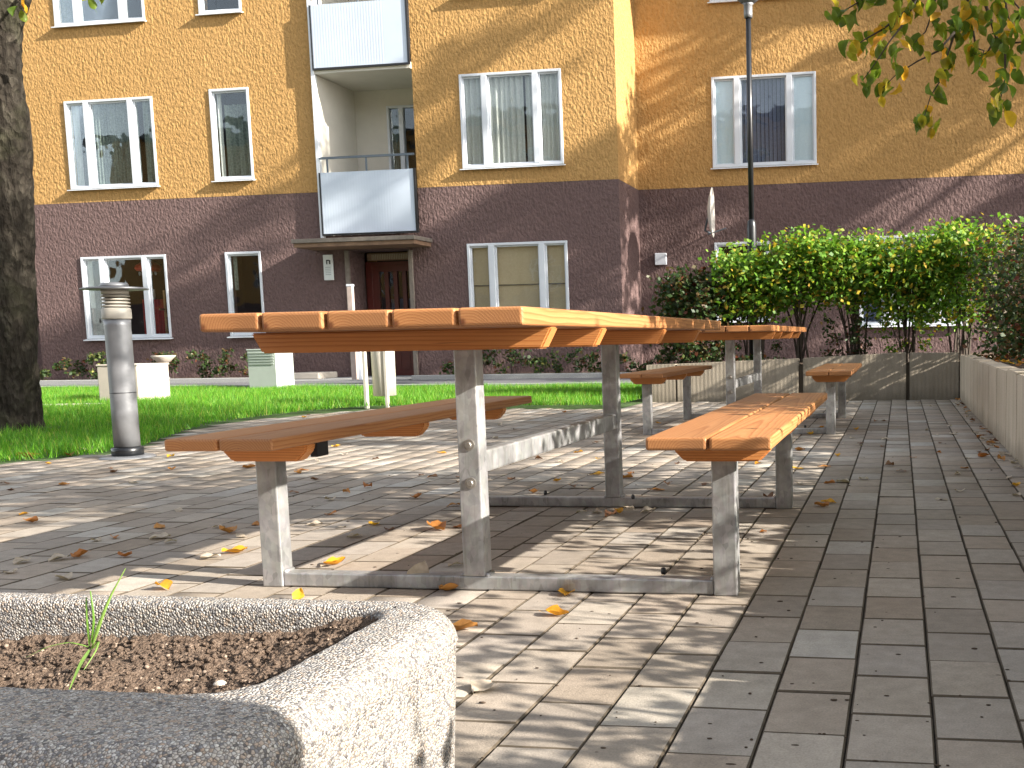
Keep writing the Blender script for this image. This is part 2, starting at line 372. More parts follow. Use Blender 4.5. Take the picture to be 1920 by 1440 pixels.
M_ROOF = plain('roof_tin', (0.06, 0.06, 0.065), 0.5, 0.2, 0.2, 3)
M_DISH = plain('grey_dish', (0.58, 0.55, 0.50), 0.6, 0, 0.15, 14)
M_REDLAMP = plain('red_lamp_glass', (0.65, 0.06, 0.03), 0.35, 0, 0.2, 20)
M_BRASS = plain('plate_letters', (0.36, 0.30, 0.22), 0.5, 0.2, 0.1, 20)
def mat_grassground():
    s = N('turf'); v = s.map(); a = s.noise(v, 30, 6, 0.7); b = s.noise(v, 1.5, 4)
    c = s.ramp(a, [(0.3, (0.018, 0.040, 0.008)), (0.6, (0.05, 0.10, 0.014)), (0.8, (0.09, 0.13, 0.03))])
    return s.fin(c, 0.95, 0, s.bump(a, 0.02))
M_TURF = mat_grassground()
def mat_glass():
    s = N('window_glass')
    s.t.nodes.remove(s.b)
    tr = s.n('ShaderNodeBsdfTransparent'); tr.inputs['Color'].default_value = (0.92, 0.945, 0.94, 1)
    gl = s.n('ShaderNodeBsdfGlossy'); gl.inputs['Roughness'].default_value = 0.02; gl.inputs['Color'].default_value = (0.9, 0.95, 1, 1)
    lw = s.n('ShaderNodeLayerWeight'); lw.inputs['Blend'].default_value = 0.35
    wob = s.bump(s.noise(s.map(), 1.6, 2), 0.02, 0.3); s.l(wob, gl.inputs['Normal'])
    f = s.math('ADD', s.math('MULTIPLY', lw.outputs['Fresnel'], 0.32), 0.03, True)
    mx = s.n('ShaderNodeMixShader'); s.l(f, mx.inputs[0]); s.l(tr.outputs[0], mx.inputs[1]); s.l(gl.outputs[0], mx.inputs[2])
    s.l(mx.outputs[0], s.out.inputs['Surface']); return s.m
M_GLASS = mat_glass()
def mat_curtain(name, a, b, freq=55):
    s = N(name); sep = s.n('ShaderNodeSeparateXYZ'); s.l(s.tc.outputs['Object'], sep.inputs[0])
    n_ = s.noise(s.map((1, 1, 0.12)), 5, 3); n2 = s.noise(s.map(), 30, 4)
    c = s.ramp(s.math('ADD', s.math('MULTIPLY', n2, 0.5), s.math('MULTIPLY', n_, 0.5)), [(0.35, a), (0.65, b)])
    return s.fin(c, 0.9)
M_CURT_G = mat_curtain('grey_drape', (0.50, 0.49, 0.46), (0.68, 0.67, 0.63))
M_CURT_L = mat_curtain('patterned_net_curtain', (0.05, 0.075, 0.065), (0.30, 0.33, 0.28))
M_BLIND = mat_curtain('beige_roller_blind', (0.55, 0.42, 0.27), (0.63, 0.49, 0.33))
M_CURT_W = mat_curtain('pale_blue_blind', (0.66, 0.73, 0.80), (0.78, 0.84, 0.88))
M_CURT_D = mat_curtain('slate_blue_vertical_blind', (0.12, 0.13, 0.20), (0.18, 0.19, 0.27))

# ================================================================== THE SETTING
g = obj('ground', (lambda bm: (add_quad(bm, [(-150, -60, -0.09), (150, -60, -0.09), (150, 200, -0.09), (-150, 200, -0.09)]), bm)[1])(bmesh.new()), M_BED)
tag(g, 'brown earth under and beyond the courtyard', kind='structure')

# ---- pavement: sand sheet + pavers
WX, WY = 0.1425, 0.2125
X0 = -0.3730
lawn_px = [(-260, 905), (0, 867), (120, 857), (215, 848), (285, 832), (340, 812), (400, 797), (455, 789), (560, 777), (690, 767), (860, 766), (1150, 766)]
lawn_front = [atG(*p) for p in lawn_px]
def front_y(x):
    """Y of the lawn's front edge for a given X"""
    pts = sorted([(p.x, p.y) for p in lawn_front])
    return None
poly = [(p.x, p.y) for p in lawn_front]
poly = [(-14.0, 1.5)] + [p for p in poly if True][1:] if False else poly
# closed lawn polygon: front edge, then the far edge along the kerb
def kerb_y(x): return 14.0 + max(0.0, (-x-6.0))*0.16
lawn_poly = [(p[0], p[1]) for p in poly] + [(-2.72, 10.6), (-2.72, kerb_y(-2.7))] + [(x, kerb_y(x)) for x in (-6, -12, -20, -26)] + [(-26, 2.0), (-9, 3.2)]
def inside(x, y, pl):
    r = False; n = len(pl); j = n-1
    for i in range(n):
        xi, yi = pl[i]; xj, yj = pl[j]
        if (yi > y) != (yj > y) and x < (xj-xi)*(y-yi)/(yj-yi)+xi: r = not r
        j = i
    return r
bm = bmesh.new(); add_quad(bm, [(-9.5, -3, -0.012), (0.60, -3, -0.012), (0.60, 11.06, -0.012), (-9.5, 11.06, -0.012)])
pave = obj('pavement', bm, M_JOINT); tag(pave, 'sand bedding and joints of the grey block paving', kind='structure')
def paver_geo():
    w, l, b, d = WX/2-0.0014, WY/2-0.0018, 0.0030, 0.05
    vs = []
    for z, k in ((-d, 0), (-b, 0), (0, b)):
        for sx, sy in ((-1, -1), (1, -1), (1, 1), (-1, 1)): vs.append((sx*(w-k), sy*(l-k), z))
    fs = [(8, 9, 10, 11)]
    for a in (0, 4):
        for i in range(4): fs.append((a+i, a+(i+1) % 4, a+4+(i+1) % 4, a+4+i))
    return np.array(vs), np.array(fs)
PV, PF = paver_geo()
cells = []
for k in range(-64, 7):
    xa = X0+k*WX; xc = xa+WX/2
    off = (0.125 if k % 2 == 0 else 0.020) + rng.uniform(-.004, .004)
    yy = -2.0 + ((off+2.0) % WY)
    while yy+WY < 11.0:
        yc = yy+WY/2
        if not inside(xc, yc, lawn_poly) and not (inside(xc-0.05, yc+.05, lawn_poly)) and xc < 0.57:
            p = pix((xc, yc, 0))
            vis = (-30 < p[0] < 1950 and 700 < p[1] < 1480) and not (p[0] < 850 and p[1] > 1120)
            size = 1.0/max(0.3, yc) if vis else 0
            if yc > -1.9: cells.append((size, xc, yc))
        yy += WY
cells.sort(key=lambda c: -c[0])
pm = bpy.data.meshes.new('paver'); pm.from_pydata([tuple(v) for v in PV], [], [tuple(f) for f in PF]); pm.materials.append(M_PAV)
pm.materials.append(M_EDGE); pm.polygons.foreach_set('material_index', [0]+[1]*8)
for (s_, xc, yc) in cells[:296]:
    o = inst(pm, 'paver', pave, (xc+rng.uniform(-.0007, .0007), yc+rng.uniform(-.0012, .0012), rng.uniform(-.0012, .0012)), (rng.uniform(-.006, .006), rng.uniform(-.008, .008), rng.uniform(-.006, .006)))
rest = cells[296:]
V = []; Fq = []
for i, (s_, xc, yc) in enumerate(rest):
    a = nrng.uniform(-.006, .006, 3)
    q = PV.copy(); ca, sa = math.cos(a[2]), math.sin(a[2])
    x_, y_ = q[:, 0]*ca-q[:, 1]*sa, q[:, 0]*sa+q[:, 1]*ca
    q[:, 2] += x_*a[0]+y_*a[1]+a[0]*0.2
    q[:, 0] = x_+xc; q[:, 1] = y_+yc
    V.append(q); Fq.append(PF+12*i)
o = npmesh('far_pavers', np.concatenate(V), np.concatenate(Fq), [M_PAV, M_EDGE], pave); tag(o, kind='stuff')
o.data.polygons.foreach_set('material_index', np.tile(np.array([0]+[1]*8, dtype=np.int32), len(rest)))

# ---- lawn
def lawn_height(x, y):
    return 0.015+0.03*max(0, min(1, (y-6)/4.0))
bm = bmesh.new()
gx = [(-26+0.5*i) for i in range(48)]
cellq = []
for xx in np.arange(-26, -2.6, 0.35):
    for yy in np.arange(1.6, 18, 0.35):
        if any(inside(xx+a_, yy+b_, lawn_poly) for a_ in (-.1, .17, .45) for b_ in (-.1, .17, .45)): cellq.append((xx, yy))
vi = {}
def gv(x, y):
    k = (round(x, 3), round(y, 3))
    if k not in vi: vi[k] = bm.verts.new((x, y, -0.006))
    return vi[k]
for xx, yy in cellq: bm.faces.new([gv(xx, yy), gv(xx+.35, yy), gv(xx+.35, yy+.35), gv(xx, yy+.35)])
lawn = obj('lawn_ground', bm, M_TURF, smooth=True); tag(lawn, 'turf soil of the courtyard lawn', kind='structure')
# blades
pts = []
tries = nrng.uniform((-17, 4.0), (-2.7, 17.5), (420000, 2))
# cheap vectorised point-in-polygon
def inside_np(P, pl):
    r = np.zeros(len(P), bool); n = len(pl); j = n-1
    for i in range(n):
        xi, yi = pl[i]; xj, yj = pl[j]
        c = ((yi > P[:, 1]) != (yj > P[:, 1])) & (P[:, 0] < (xj-xi)*(P[:, 1]-yi)/((yj-yi) if yj != yi else 1e-9)+xi)
        r ^= c; j = i
    return r
ok = inside_np(tries, lawn_poly)
vis = (tries[:, 0] > -0.98*tries[:, 1]-1.2)
strip = (np.abs(tries[:, 1]-(10.65+0.25*(tries[:, 0]+9.5))) < 0.16) & (tries[:, 0] < -8.6)
under = ((tries[:, 0] > -9.4) & (tries[:, 0] < -8.8) & (tries[:, 1] > 11.25) & (tries[:, 1] < 11.9)) | ((tries[:, 0]+7.08)**2+(tries[:, 1]-7.7)**2 < .1)
P = tries[ok & vis & ~strip & ~under]
nb = len(P)
h = nrng.uniform(0.035, 0.085, nb)*np.where(P[:, 1] < 9, 1.0, 1.15)
clump = 0.5+0.5*np.sin(P[:, 0]*3.1+np.sin(P[:, 1]*2.3)*2)*np.sin(P[:, 1]*2.7+1)
h *= 0.75+0.5*clump
ang = nrng.uniform(0, 6.283, nb); lean = nrng.uniform(0.1, 0.75, nb)*h; w = nrng.uniform(0.002, 0.0042, nb)
la = nrng.uniform(0, 6.283, nb)
z0 = 0.0+0.03*np.clip((P[:, 1]-6)/4, 0, 1)
v0 = np.stack([P[:, 0]-w*np.cos(ang), P[:, 1]-w*np.sin(ang), z0], 1)
v1 = np.stack([P[:, 0]+w*np.cos(ang), P[:, 1]+w*np.sin(ang), z0], 1)
v2 = np.stack([P[:, 0]+lean*np.cos(la), P[:, 1]+lean*np.sin(la), z0+h], 1)
o = npmesh('lawn_grass', np.stack([v0, v1, v2], 1).reshape(-1, 3), np.arange(nb*3).reshape(-1, 3), M_GRASS)
tag(o, 'bright green grass of the lawn between the paving and the house', 'grass', kind='stuff')
# sandy edge strip in the lawn
bm = bmesh.new(); add_box(bm, -12.5, -8.6, 10.0, 10.22, -0.02, 0.055, 0.01)
bmesh.ops.rotate(bm, cent=(-9.3, 10.1, 0), matrix=Matrix.Rotation(0.24, 3, 'Z'), verts=bm.verts)
bmesh.ops.translate(bm, vec=(0, 0.6, 0), verts=bm.verts)
tag(obj('stone_edging', bm, M_SAND), 'pale stone edging crossing the lawn left of the beige block', kind='structure')
# light gravel border between lawn and paving
def ribbon(name, line, w, z, mat, h=0.0):
    bm = bmesh.new(); prev = None
    for i, (x, y) in enumerate(line):
        a = line[max(0, i-1)]; b = line[min(len(line)-1, i+1)]
        d = Vector((b[0]-a[0], b[1]-a[1])).normalized(); n_ = Vector((-d.y, d.x))
        L = [bm.verts.new((x-n_.x*w/2, y-n_.y*w/2, -0.02)), bm.verts.new((x-n_.x*w/2, y-n_.y*w/2, z)), bm.verts.new((x+n_.x*w/2, y+n_.y*w/2, z)), bm.verts.new((x+n_.x*w/2, y+n_.y*w/2, -0.02))]
        if prev:
            for k in range(3): bm.faces.new([prev[k], prev[k+1], L[k+1], L[k]])
        prev = L
    return obj(name, bm, mat)
kl = [(x, kerb_y(x)+0.09) for x in (-24, -18, -12, -9, -6, -2.7)]
tag(ribbon('lawn_kerb', kl, 0.14, 0.085, M_KERB), 'low granite kerb between lawn and path', kind='structure')
bm = bmesh.new()
xs = (-26, -18, -12, -9, -6, -2.0, 12)
for a, b in zip(xs, xs[1:]):
    add_quad(bm, [(a, kerb_y(a)+.16, 0.02), (b, kerb_y(b)+.16, 0.02), (b, 17.75, 0.02), (a, 17.75 if a > -20 else 18.0, 0.02)])
tag(obj('path', bm, M_ASPH), 'grey asphalt path running along the house', kind='structure')
tag(box('bed_kerb', -26, -11.6, 17.75, 17.88, -0.02, 0.10, M_KERB, bevel=0.01), 'granite kerb of the planting bed left of the entrance', kind='structure')
tag(box('bed_kerb', -8.5, 4, 17.75, 17.88, -0.02, 0.10, M_KERB, bevel=0.01), 'granite kerb of the planting bed right of the entrance', kind='structure')
tag(box('planting_bed', -26, -11.6, 17.88, 19.38, -0.02, 0.07, M_BED), 'soil bed at the foot of the house left of the entrance', kind='structure')
tag(box('planting_bed', -8.5, 4, 17.88, 20.86, -0.02, 0.07, M_BED), 'soil bed at the foot of the house right of the entrance', kind='structure')
tag(box('entrance_paving', -11.55, -8.55, 17.77, 20.2, -0.02, 0.035, M_KERB), 'light paving in front of the entrance door', kind='structure')

# ---- retaining walls
def top_profile_wall(name, label, panels, axis, fixed, thick, mat, cat='wall'):
    t = empty(name, (fixed if axis == 'y' else panels[0][0], panels[0][0] if axis == 'y' else fixed, 0))
    base = Vector(t.location)
    for (a, b, za, zb) in panels:
        bm = bmesh.new(); gap = 0.006
        a2, b2 = a+gap, b-gap
        pr = [(a2, -0.03), (b2, -0.03), (b2, zb), (a2, za)]
        if axis == 'x': add_prism(bm, pr, 'y', fixed, fixed+thick)
        else: add_prism(bm, pr, 'x', fixed, fixed+thick)
        bmesh.ops.bevel(bm, geom=list(bm.edges), offset=0.006, segments=2, affect='EDGES')
        bmesh.ops.translate(bm, vec=-base, verts=bm.verts)
        obj('panel', bm, mat, t)
    bm = bmesh.new()
    A, B = panels[0][0], panels[-1][1]
    if axis == 'x': add_box(bm, A+.01, B-.01, fixed+0.03, fixed+thick-0.02, -0.03, min(p[2] for p in panels)-0.03)
    else: add_box(bm, fixed+0.03, fixed+thick-0.02, A+.01, B-.01, -0.03, min(p[2] for p in panels)-0.03)
    bmesh.ops.translate(bm, vec=-base, verts=bm.verts)
    obj('core', bm, M_JOINT, t)
    tag(t, label, cat)
    return t
top_profile_wall('retaining_wall', 'low concrete retaining wall closing the courtyard behind the far table',
    [(-2.66, -2.33, .385, .392), (-2.33, -1.035, .392, .430), (-1.00, 0.062, .432, .476), (0.085, 0.59, .470, .462)], 'x', 11.06, 0.14, M_CONC)
ys = [-3.2, -1.4, 0.2, 1.2, 2.2, 3.1, 3.95, 4.8, 5.86, 6.89, 8.05, 9.32, 10.6, 11.04]
# the wall on the right is made of many upright boards-marked slabs
pans = []
yq = -3.0
while yq < 11.0:
    w_ = rng.choice([0.42, 0.5, 0.55, 0.62]); b_ = min(11.04, yq+w_)
    zz = 0.445+rng.uniform(-.008, .008)
    pans.append((yq, b_, zz, zz+rng.uniform(-.004, .004))); yq = b_
    if b_ >= 11.0: break
top_profile_wall('retaining_wall', 'low concrete retaining wall of upright slabs along the right side of the paving', pans, 'y', 0.59, 0.13, M_CONR)
# beds behind the walls
bm = bmesh.new()
def bumpy(name, x0, x1, y0, y1, z, amp, mat, st=0.2, label=None, kind='structure'):
    nx = max(2, int((x1-x0)/st)); ny = max(2, int((y1-y0)/st))
    xs = np.linspace(x0, x1, nx+1); ys_ = np.linspace(y0, y1, ny+1)
    X, Y = np.meshgrid(xs, ys_, indexing='ij')
    Z = z+amp*(nrng.random(X.shape)-.5)
    v = np.stack([X, Y, Z], -1).reshape(-1, 3)
    i, j = np.meshgrid(np.arange(nx), np.arange(ny), indexing='ij')
    a = (i*(ny+1)+j).ravel()
    f = np.stack([a, a+ny+1, a+ny+2, a+1], 1)
    return tag(npmesh(name, v, f, mat, smooth=True), label, kind=kind)
bumpy('bed_soil', -2.6, 0.74, 11.19, 13.2, 0.37, 0.05, M_BED, label='raised soil bed behind the far retaining wall')
bumpy('bed_soil', 0.71, 12, -3, 13.2, 0.40, 0.06, M_BED, 0.3, label='raised soil bed behind the right retaining wall')
tag(box('bed_soil', -2.64, 12, 11.22, 13.3, -0.05, 0.33, M_BED), 'earth fill of the raised bed', kind='structure')
tag(box('bed_soil', 0.73, 12, -3.2, 11.2, -0.05, 0.35, M_BED), 'earth fill of the raised bed on the right', kind='structure')

# ================================================================== THE HOUSE
YF, YR, YL = 19.4, 20.9, 21.3
house = empty('apartment_building', (-11, 19.4, 0)); HB = Vector(house.location)
tag(house, 'ochre and brown stucco apartment house with white windows and balconies closing the courtyard', 'building')
def hloc(o):
    if o.parent == house:
        for v in o.data.vertices: v.co -= HB
    return o
def hpart(name, bm, mat, parent=house, smooth=False):
    bmesh.ops.translate(bm, vec=-HB, verts=bm.verts)
    return obj(name, bm, mat, parent, smooth)
def wall_holes(name, x0, x1, z0, z1, y, holes, mat, depth=0.28, bare=()):
    xs = sorted({x0, x1, *[h[0] for h in holes], *[h[1] for h in holes]}); xs = [x for x in xs if x0 <= x <= x1]
    zs = sorted({z0, z1, *[h[2] for h in holes], *[h[3] for h in holes]}); zs = [z for z in zs if z0 <= z <= z1]
    bm = bmesh.new()
    def hole(cx, cz): return any(h[0] < cx < h[1] and h[2] < cz < h[3] for h in holes)
    for a, b in zip(xs, xs[1:]):
        for c, d in zip(zs, zs[1:]):
            if not hole((a+b)/2, (c+d)/2): add_quad(bm, [(a, y, c), (b, y, c), (b, y, d), (a, y, d)])
    for h in holes:
        if h[0] in bare: continue
        a, b, c, d = h; c = max(c, z0); d = min(d, z1)
        if d <= c: continue
        Y2 = y+depth
        add_quad(bm, [(a, y, c), (a, Y2, c), (a, Y2, d), (a, y, d)])
        add_quad(bm, [(b, Y2, c), (b, y, c), (b, y, d), (b, Y2, d)])
        if h[3] <= z1: add_quad(bm, [(a, y, d), (a, Y2, d), (b, Y2, d), (b, y, d)])
        if h[2] >= z0: add_quad(bm, [(a, Y2, c), (a, y, c), (b, y, c), (b, Y2, c)])
    bmesh.ops.remove_doubles(bm, verts=bm.verts, dist=0.0005)
    return hpart(name, bm, mat)
ZD = 3.57; ZT = 10.1
LOG = (-10.90, -8.97)
# windows: (x0,x1,z0,z1,type)
W_MAIN = [(-16.28, -14.35, 3.83, 5.53, 'net3'), (-13.13, -12.30, 3.87, 5.59, 'net1'), (-8.05, -6.09, 3.88, 5.58, 'drape3'),
          (-16.20, -14.31, 0.87, 2.50, 'cafe3'), (-13.03, -12.27, 0.87, 2.50, 'dark1'), (-8.04, -6.08, 0.88, 2.50, 'blind3'),
          (-16.33, -14.37, 6.95, 8.65, 'sky3'), (-13.22, -12.33, 6.98, 8.68, 'dark1'), (-8.06, -6.09, 6.96, 8.66, 'drape3')]
W_RIGHT = [(-3.58, -1.57, 3.92, 5.62, 'blue3'), (-0.78, 1.27, 0.83, 2.52, 'pale3'), (-3.58, -2.50, 0.98, 2.50, 'dark1'),
           (-3.58, -1.57, 7.0, 8.7, 'drape3'), (3.2, 5.2, 3.92, 5.62, 'drape3'), (3.2, 5.2, 0.9, 2.5, 'dark3')]
DOORH = (-10.42, -9.22, -0.05, 2.45)
hm = [w[:4] for w in W_MAIN]
wall_holes('wall', -17.28, -5.07, ZD, ZT, YF, [h for h in hm if h[2] > ZD]+[(LOG[0], LOG[1], ZD-1, 9.2)], M_YEL, bare=(LOG[0],))
wall_holes('wall', -17.28, -5.07, -0.1, ZD-0.004, YF, [h for h in hm if h[2] < ZD]+[(LOG[0], LOG[1], 2.74, ZD+1), DOORH], M_BRN, bare=(LOG[0],))
hr = [w[:4] for w in W_RIGHT]
wall_holes('wall', -5.07, 14, ZD, ZT, YR, [h for h in hr if h[2] > ZD], M_YEL)
wall_holes('wall', -5.07, 14, -0.1, ZD-0.004, YR, [h for h in hr if h[2] < ZD], M_BRN)
def ywall(name, x, y0, y1, z0, z1, mat):
    bm = bmesh.new(); add_quad(bm, [(x, y0, z0), (x, y1, z0), (x, y1, z1), (x, y0, z1)]); return hpart(name, bm, mat)
M_STRIP = mat_stucco('ochre_stucco_return', (0.50, 0.245, 0.065), (0.56, 0.285, 0.085))
ywall('return_wall', -5.07, YF, YR, ZD, ZT, M_YEL); ywall('return_wall', -5.07, YF, YR, -0.1, ZD-.004, M_BRN)
ywall('return_wall', -17.28, YF, YL, ZD, ZT, M_YEL); ywall('return_wall', -17.28, YF, YL, -0.1, ZD-.004, M_BRN)
wall_holes('wall', -34, -17.28, ZD, ZT, YL, [], M_YEL); wall_holes('wall', -34, -17.28, -0.1, ZD-.004, YL, [], M_BRN)
bm = bmesh.new(); add_box(bm, -17.45, -4.9, YF-0.35, 32, ZT, ZT+0.18); add_box(bm, -4.9, 14.3, YR-0.35, 32, ZT, ZT+0.18); add_box(bm, -34, -17.46, YL-.35, 32, ZT, ZT+.18)
add_prism(bm, [(19.3, ZT+.19), (32, ZT+.19), (25.5, ZT+3.2)], 'x', -34, 14.3)
hpart('roof', bm, M_ROOF)
bm = bmesh.new(); add_quad(bm, [(14, YR, -.1), (14, 32, -.1), (14, 32, ZT), (14, YR, ZT)]); add_quad(bm, [(-34, 32, -.1), (14, 32, -.1), (14, 32, ZT), (-34, 32, ZT)]); add_quad(bm, [(-34, YL, -.1), (-34, 32, -.1), (-34, 32, ZT), (-34, YL, ZT)])
hpart('rear_wall', bm, M_YEL)

def frame_bars(bm, x0, x1, z0, z1, y0, y1, w, bevel=0.004):
    add_box(bm, x0, x0+w, y0, y1, z0, z1, bevel, 1); add_box(bm, x1-w, x1, y0, y1, z0, z1, bevel, 1)
    add_box(bm, x0+w+.0005, x1-w-.0005, y0+.001, y1, z1-w, z1, bevel, 1); add_box(bm, x0+w+.0005, x1-w-.0005, y0+.001, y1, z0, z0+w, bevel, 1)
def wavy(name, x0, x1, z0, z1, y, mat, parent, amp=0.018, lam=0.085):
    n = int((x1-x0)/0.008)+2
    xs = np.linspace(x0, x1, n); ph = rng.uniform(0, 6)
    yy = y+amp*np.sin(xs*2*math.pi/lam+ph+1.3*np.sin(xs*7+ph))+amp*.4*np.sin(xs*41)
    v = np.concatenate([np.stack([xs, yy, np.full(n, z0)], 1), np.stack([xs, yy, np.full(n, z1)], 1)]) - np.array(HB)
    a = np.arange(n-1); f = np.stack([a, a+1, a+n+1, a+n], 1)
    return npmesh(name, v, f, mat, parent, True)
def window(x0, x1, z0, z1, typ, y):
    bm = bmesh.new(); yo = y-0.022
    fwd = 0.045
    frame_bars(bm, x0+.002, x1-.002, z0+.002, z1-.002, yo, y+0.10, fwd)
    spl = []
    if typ.endswith('3'):
        W = x1-x0; m1, m2 = x0+W*0.245, x0+W*0.745; mw = 0.105
        for m in (m1, m2): add_box(bm, m-mw/2, m+mw/2, yo-.004, y+.098, z0+fwd, z1-fwd, 0.004, 1)
        spl = [(x0+fwd, m1-mw/2), (m1+mw/2, m2-mw/2), (m2+mw/2, x1-fwd)]
    else: spl = [(x0+fwd, x1-fwd)]
    win = hpart('window', bm, M_WFRAME)
    bm = bmesh.new()
    add_prism(bm, [(y-0.085, z0-.034), (y+.05, z0-.012), (y+.05, z0+.004), (y-0.085, z0-.018)], 'x', x0-.03, x1+.03)
    hpart('window_sill', bm, M_WHITEMETAL, win)
    for i, (a, b) in enumerate(spl):
        bm = bmesh.new(); frame_bars(bm, a+.001, b-.001, z0+fwd+.001, z1-fwd-.001, y+.025, y+.07, 0.03, 0.002); hpart('sash', bm, M_WFRAME, win)
        bm = bmesh.new(); add_box(bm, a+.02, b-.02, y+.046, y+.052, z0+fwd+.02, z1-fwd-.02); hpart('pane', bm, M_GLASS, win)
    # room behind, open to the window
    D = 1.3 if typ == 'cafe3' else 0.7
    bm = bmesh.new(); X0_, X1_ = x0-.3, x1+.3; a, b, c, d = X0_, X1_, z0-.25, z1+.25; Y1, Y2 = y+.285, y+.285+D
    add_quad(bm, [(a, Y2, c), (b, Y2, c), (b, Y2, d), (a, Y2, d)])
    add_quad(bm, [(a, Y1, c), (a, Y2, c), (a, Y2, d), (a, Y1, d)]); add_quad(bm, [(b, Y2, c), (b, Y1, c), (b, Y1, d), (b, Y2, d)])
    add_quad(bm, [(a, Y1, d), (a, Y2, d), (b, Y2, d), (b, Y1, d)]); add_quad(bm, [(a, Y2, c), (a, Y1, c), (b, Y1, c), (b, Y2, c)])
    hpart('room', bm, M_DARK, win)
    yc = y+0.115
    zi0, zi1 = z0+.02, z1-.02
    if typ == 'net3':
        wavy('curtain', x0+.42, x1-.42, zi0, zi1, yc, M_CURT_L, win, .02, .07); wavy('curtain', x0+.08, x0+.2, zi0, zi1, yc, M_CURT_G, win); wavy('curtain', x1-.33, x1-.08, zi0, zi1, yc, M_CURT_L, win)
    elif typ == 'net1': wavy('curtain', x0+.07, x0+.17, zi0, zi1, yc, M_CURT_G, win); wavy('curtain', x0+.2, x1-.05, zi0, zi1-.25, yc+.05, M_CURT_L, win)
    elif typ == 'drape3':
        m = x0+(x1-x0)*0.62; wavy('curtain', x0+.05, m-.02, zi0, zi1, yc, M_CURT_G, win, .025, .11); wavy('curtain', m+.01, x1-.05, zi0, zi1, yc+.01, M_CURT_G, win, .025, .11)
    elif typ == 'blind3':
        bm = bmesh.new(); add_box(bm, x0+.03, x1-.03, yc, yc+.004, z0+.85, z1); hpart('roller_blind', bm, M_BLIND, win)
        bm = bmesh.new(); add_box(bm, x0+.03, x1-.03, yc+.012, yc+.016, z0, z0+.84); hpart('roller_blind', bm, M_BLIND, win)
        bm = bmesh.new(); add_box(bm, x0+.03, x1-.03, yc-.012, yc+.01, z0+.832, z0+.852); hpart('blind_bar', bm, M_CANTOP, win)
    elif typ == 'blue3':
        for q, (a, b) in enumerate(spl):
            if q == 1:
                xx = a
                bm = bmesh.new()
                while xx < b: add_box(bm, xx, xx+.07, yc, yc+.004, zi0+.05, zi1, rot=Matrix.Rotation(0.35, 3, 'Z')); xx += .078
                hpart('vertical_blind', bm, M_CURT_D, win)
            else: wavy('curtain', a, b, zi0+.05, zi1, yc-.05, M_CURT_W, win, .004, .3)
    elif typ in ('pale3',):
        for q, (a, b) in enumerate(spl): wavy('curtain', a, b, zi0, zi1, yc, M_CURT_G if q == 1 else M_CURT_D, win, .02, .12)
    elif typ == 'sky3':
        wavy('curtain', x0+.05, x0+.3, zi0, zi1, yc, M_CURT_L, win)
    elif typ == 'dark1' and z0 < 2 and x0 < -10:
        wavy('curtain', x0+.1, x0+.17, z0+.9, zi1, yc, M_CURT_L, win)
    elif typ == 'cafe3':
        # things seen inside the ground-floor room
        bm = bmesh.new(); add_lathe(bm, [(0.02, 0.16), (0.10, .15), (0.24, .06), (0.26, 0.0), (0.22, -.05), (0.08, -.07)], n=14)
        for v in bm.verts: v.co += Vector((-15.13, y+.55, 2.28))
        hpart('ceiling_lamp', bm, M_REDLAMP, win)
        bm = bmesh.new()
        for q in range(5):
            add_lathe(bm, [(0.012, 2.14), (0.022, 2.17), (0.02, 2.20), (0.008, 2.22)], -15.3+q*.09, y+.5, 6)
        hpart('lamp_drops', bm, M_WFRAME, win)
        wavy('red_cloth', -15.2, -14.74, z0+.05, z0+.78, y+.4, M_REDCLOTH, win, .02, .09)
        for cx in (-15.78, -14.55):
            bm = bmesh.new()
            add_box(bm, cx-.16, cx-.12, y+.36, y+.40, z0-.2, z0+.95); add_box(bm, cx-.155, cx+.26, y+.35, y+.39, z0+.42, z0+.47)
            add_box(bm, cx+.22, cx+.26, y+.36, y+.40, z0-.2, z0+.41); add_box(bm, cx-.155, cx-.125, y+.2, y+.345, z0+.55, z0+.585)
            hpart('chair_frame', bm, M_CHAIR, win)
        bm = bmesh.new(); add_lathe(bm, [(0.035, z0+.78), (0.045, z0+.85), (0.045, z0+1.0), (0.03, z0+1.03)], -15.08, y+.36, 10); add_lathe(bm, [(0.03, z0+.78), (0.04, z0+.85), (0.04, z0+.98)], -14.93, y+.36, 10)
        hpart('vase', bm, M_CREAM, win)
        wavy('curtain', x1-.34, x1-.08, zi0+.85, zi1-.2, yc+.25, M_CURT_G, win, .02, .16)
        wavy('curtain', x0+.07, x0+.16, zi0+.6, zi1, yc, M_CURT_G, win, .02, .1)
    return win
for w_ in W_MAIN: window(*w_, YF)
for w_ in W_RIGHT: window(*w_, YR)

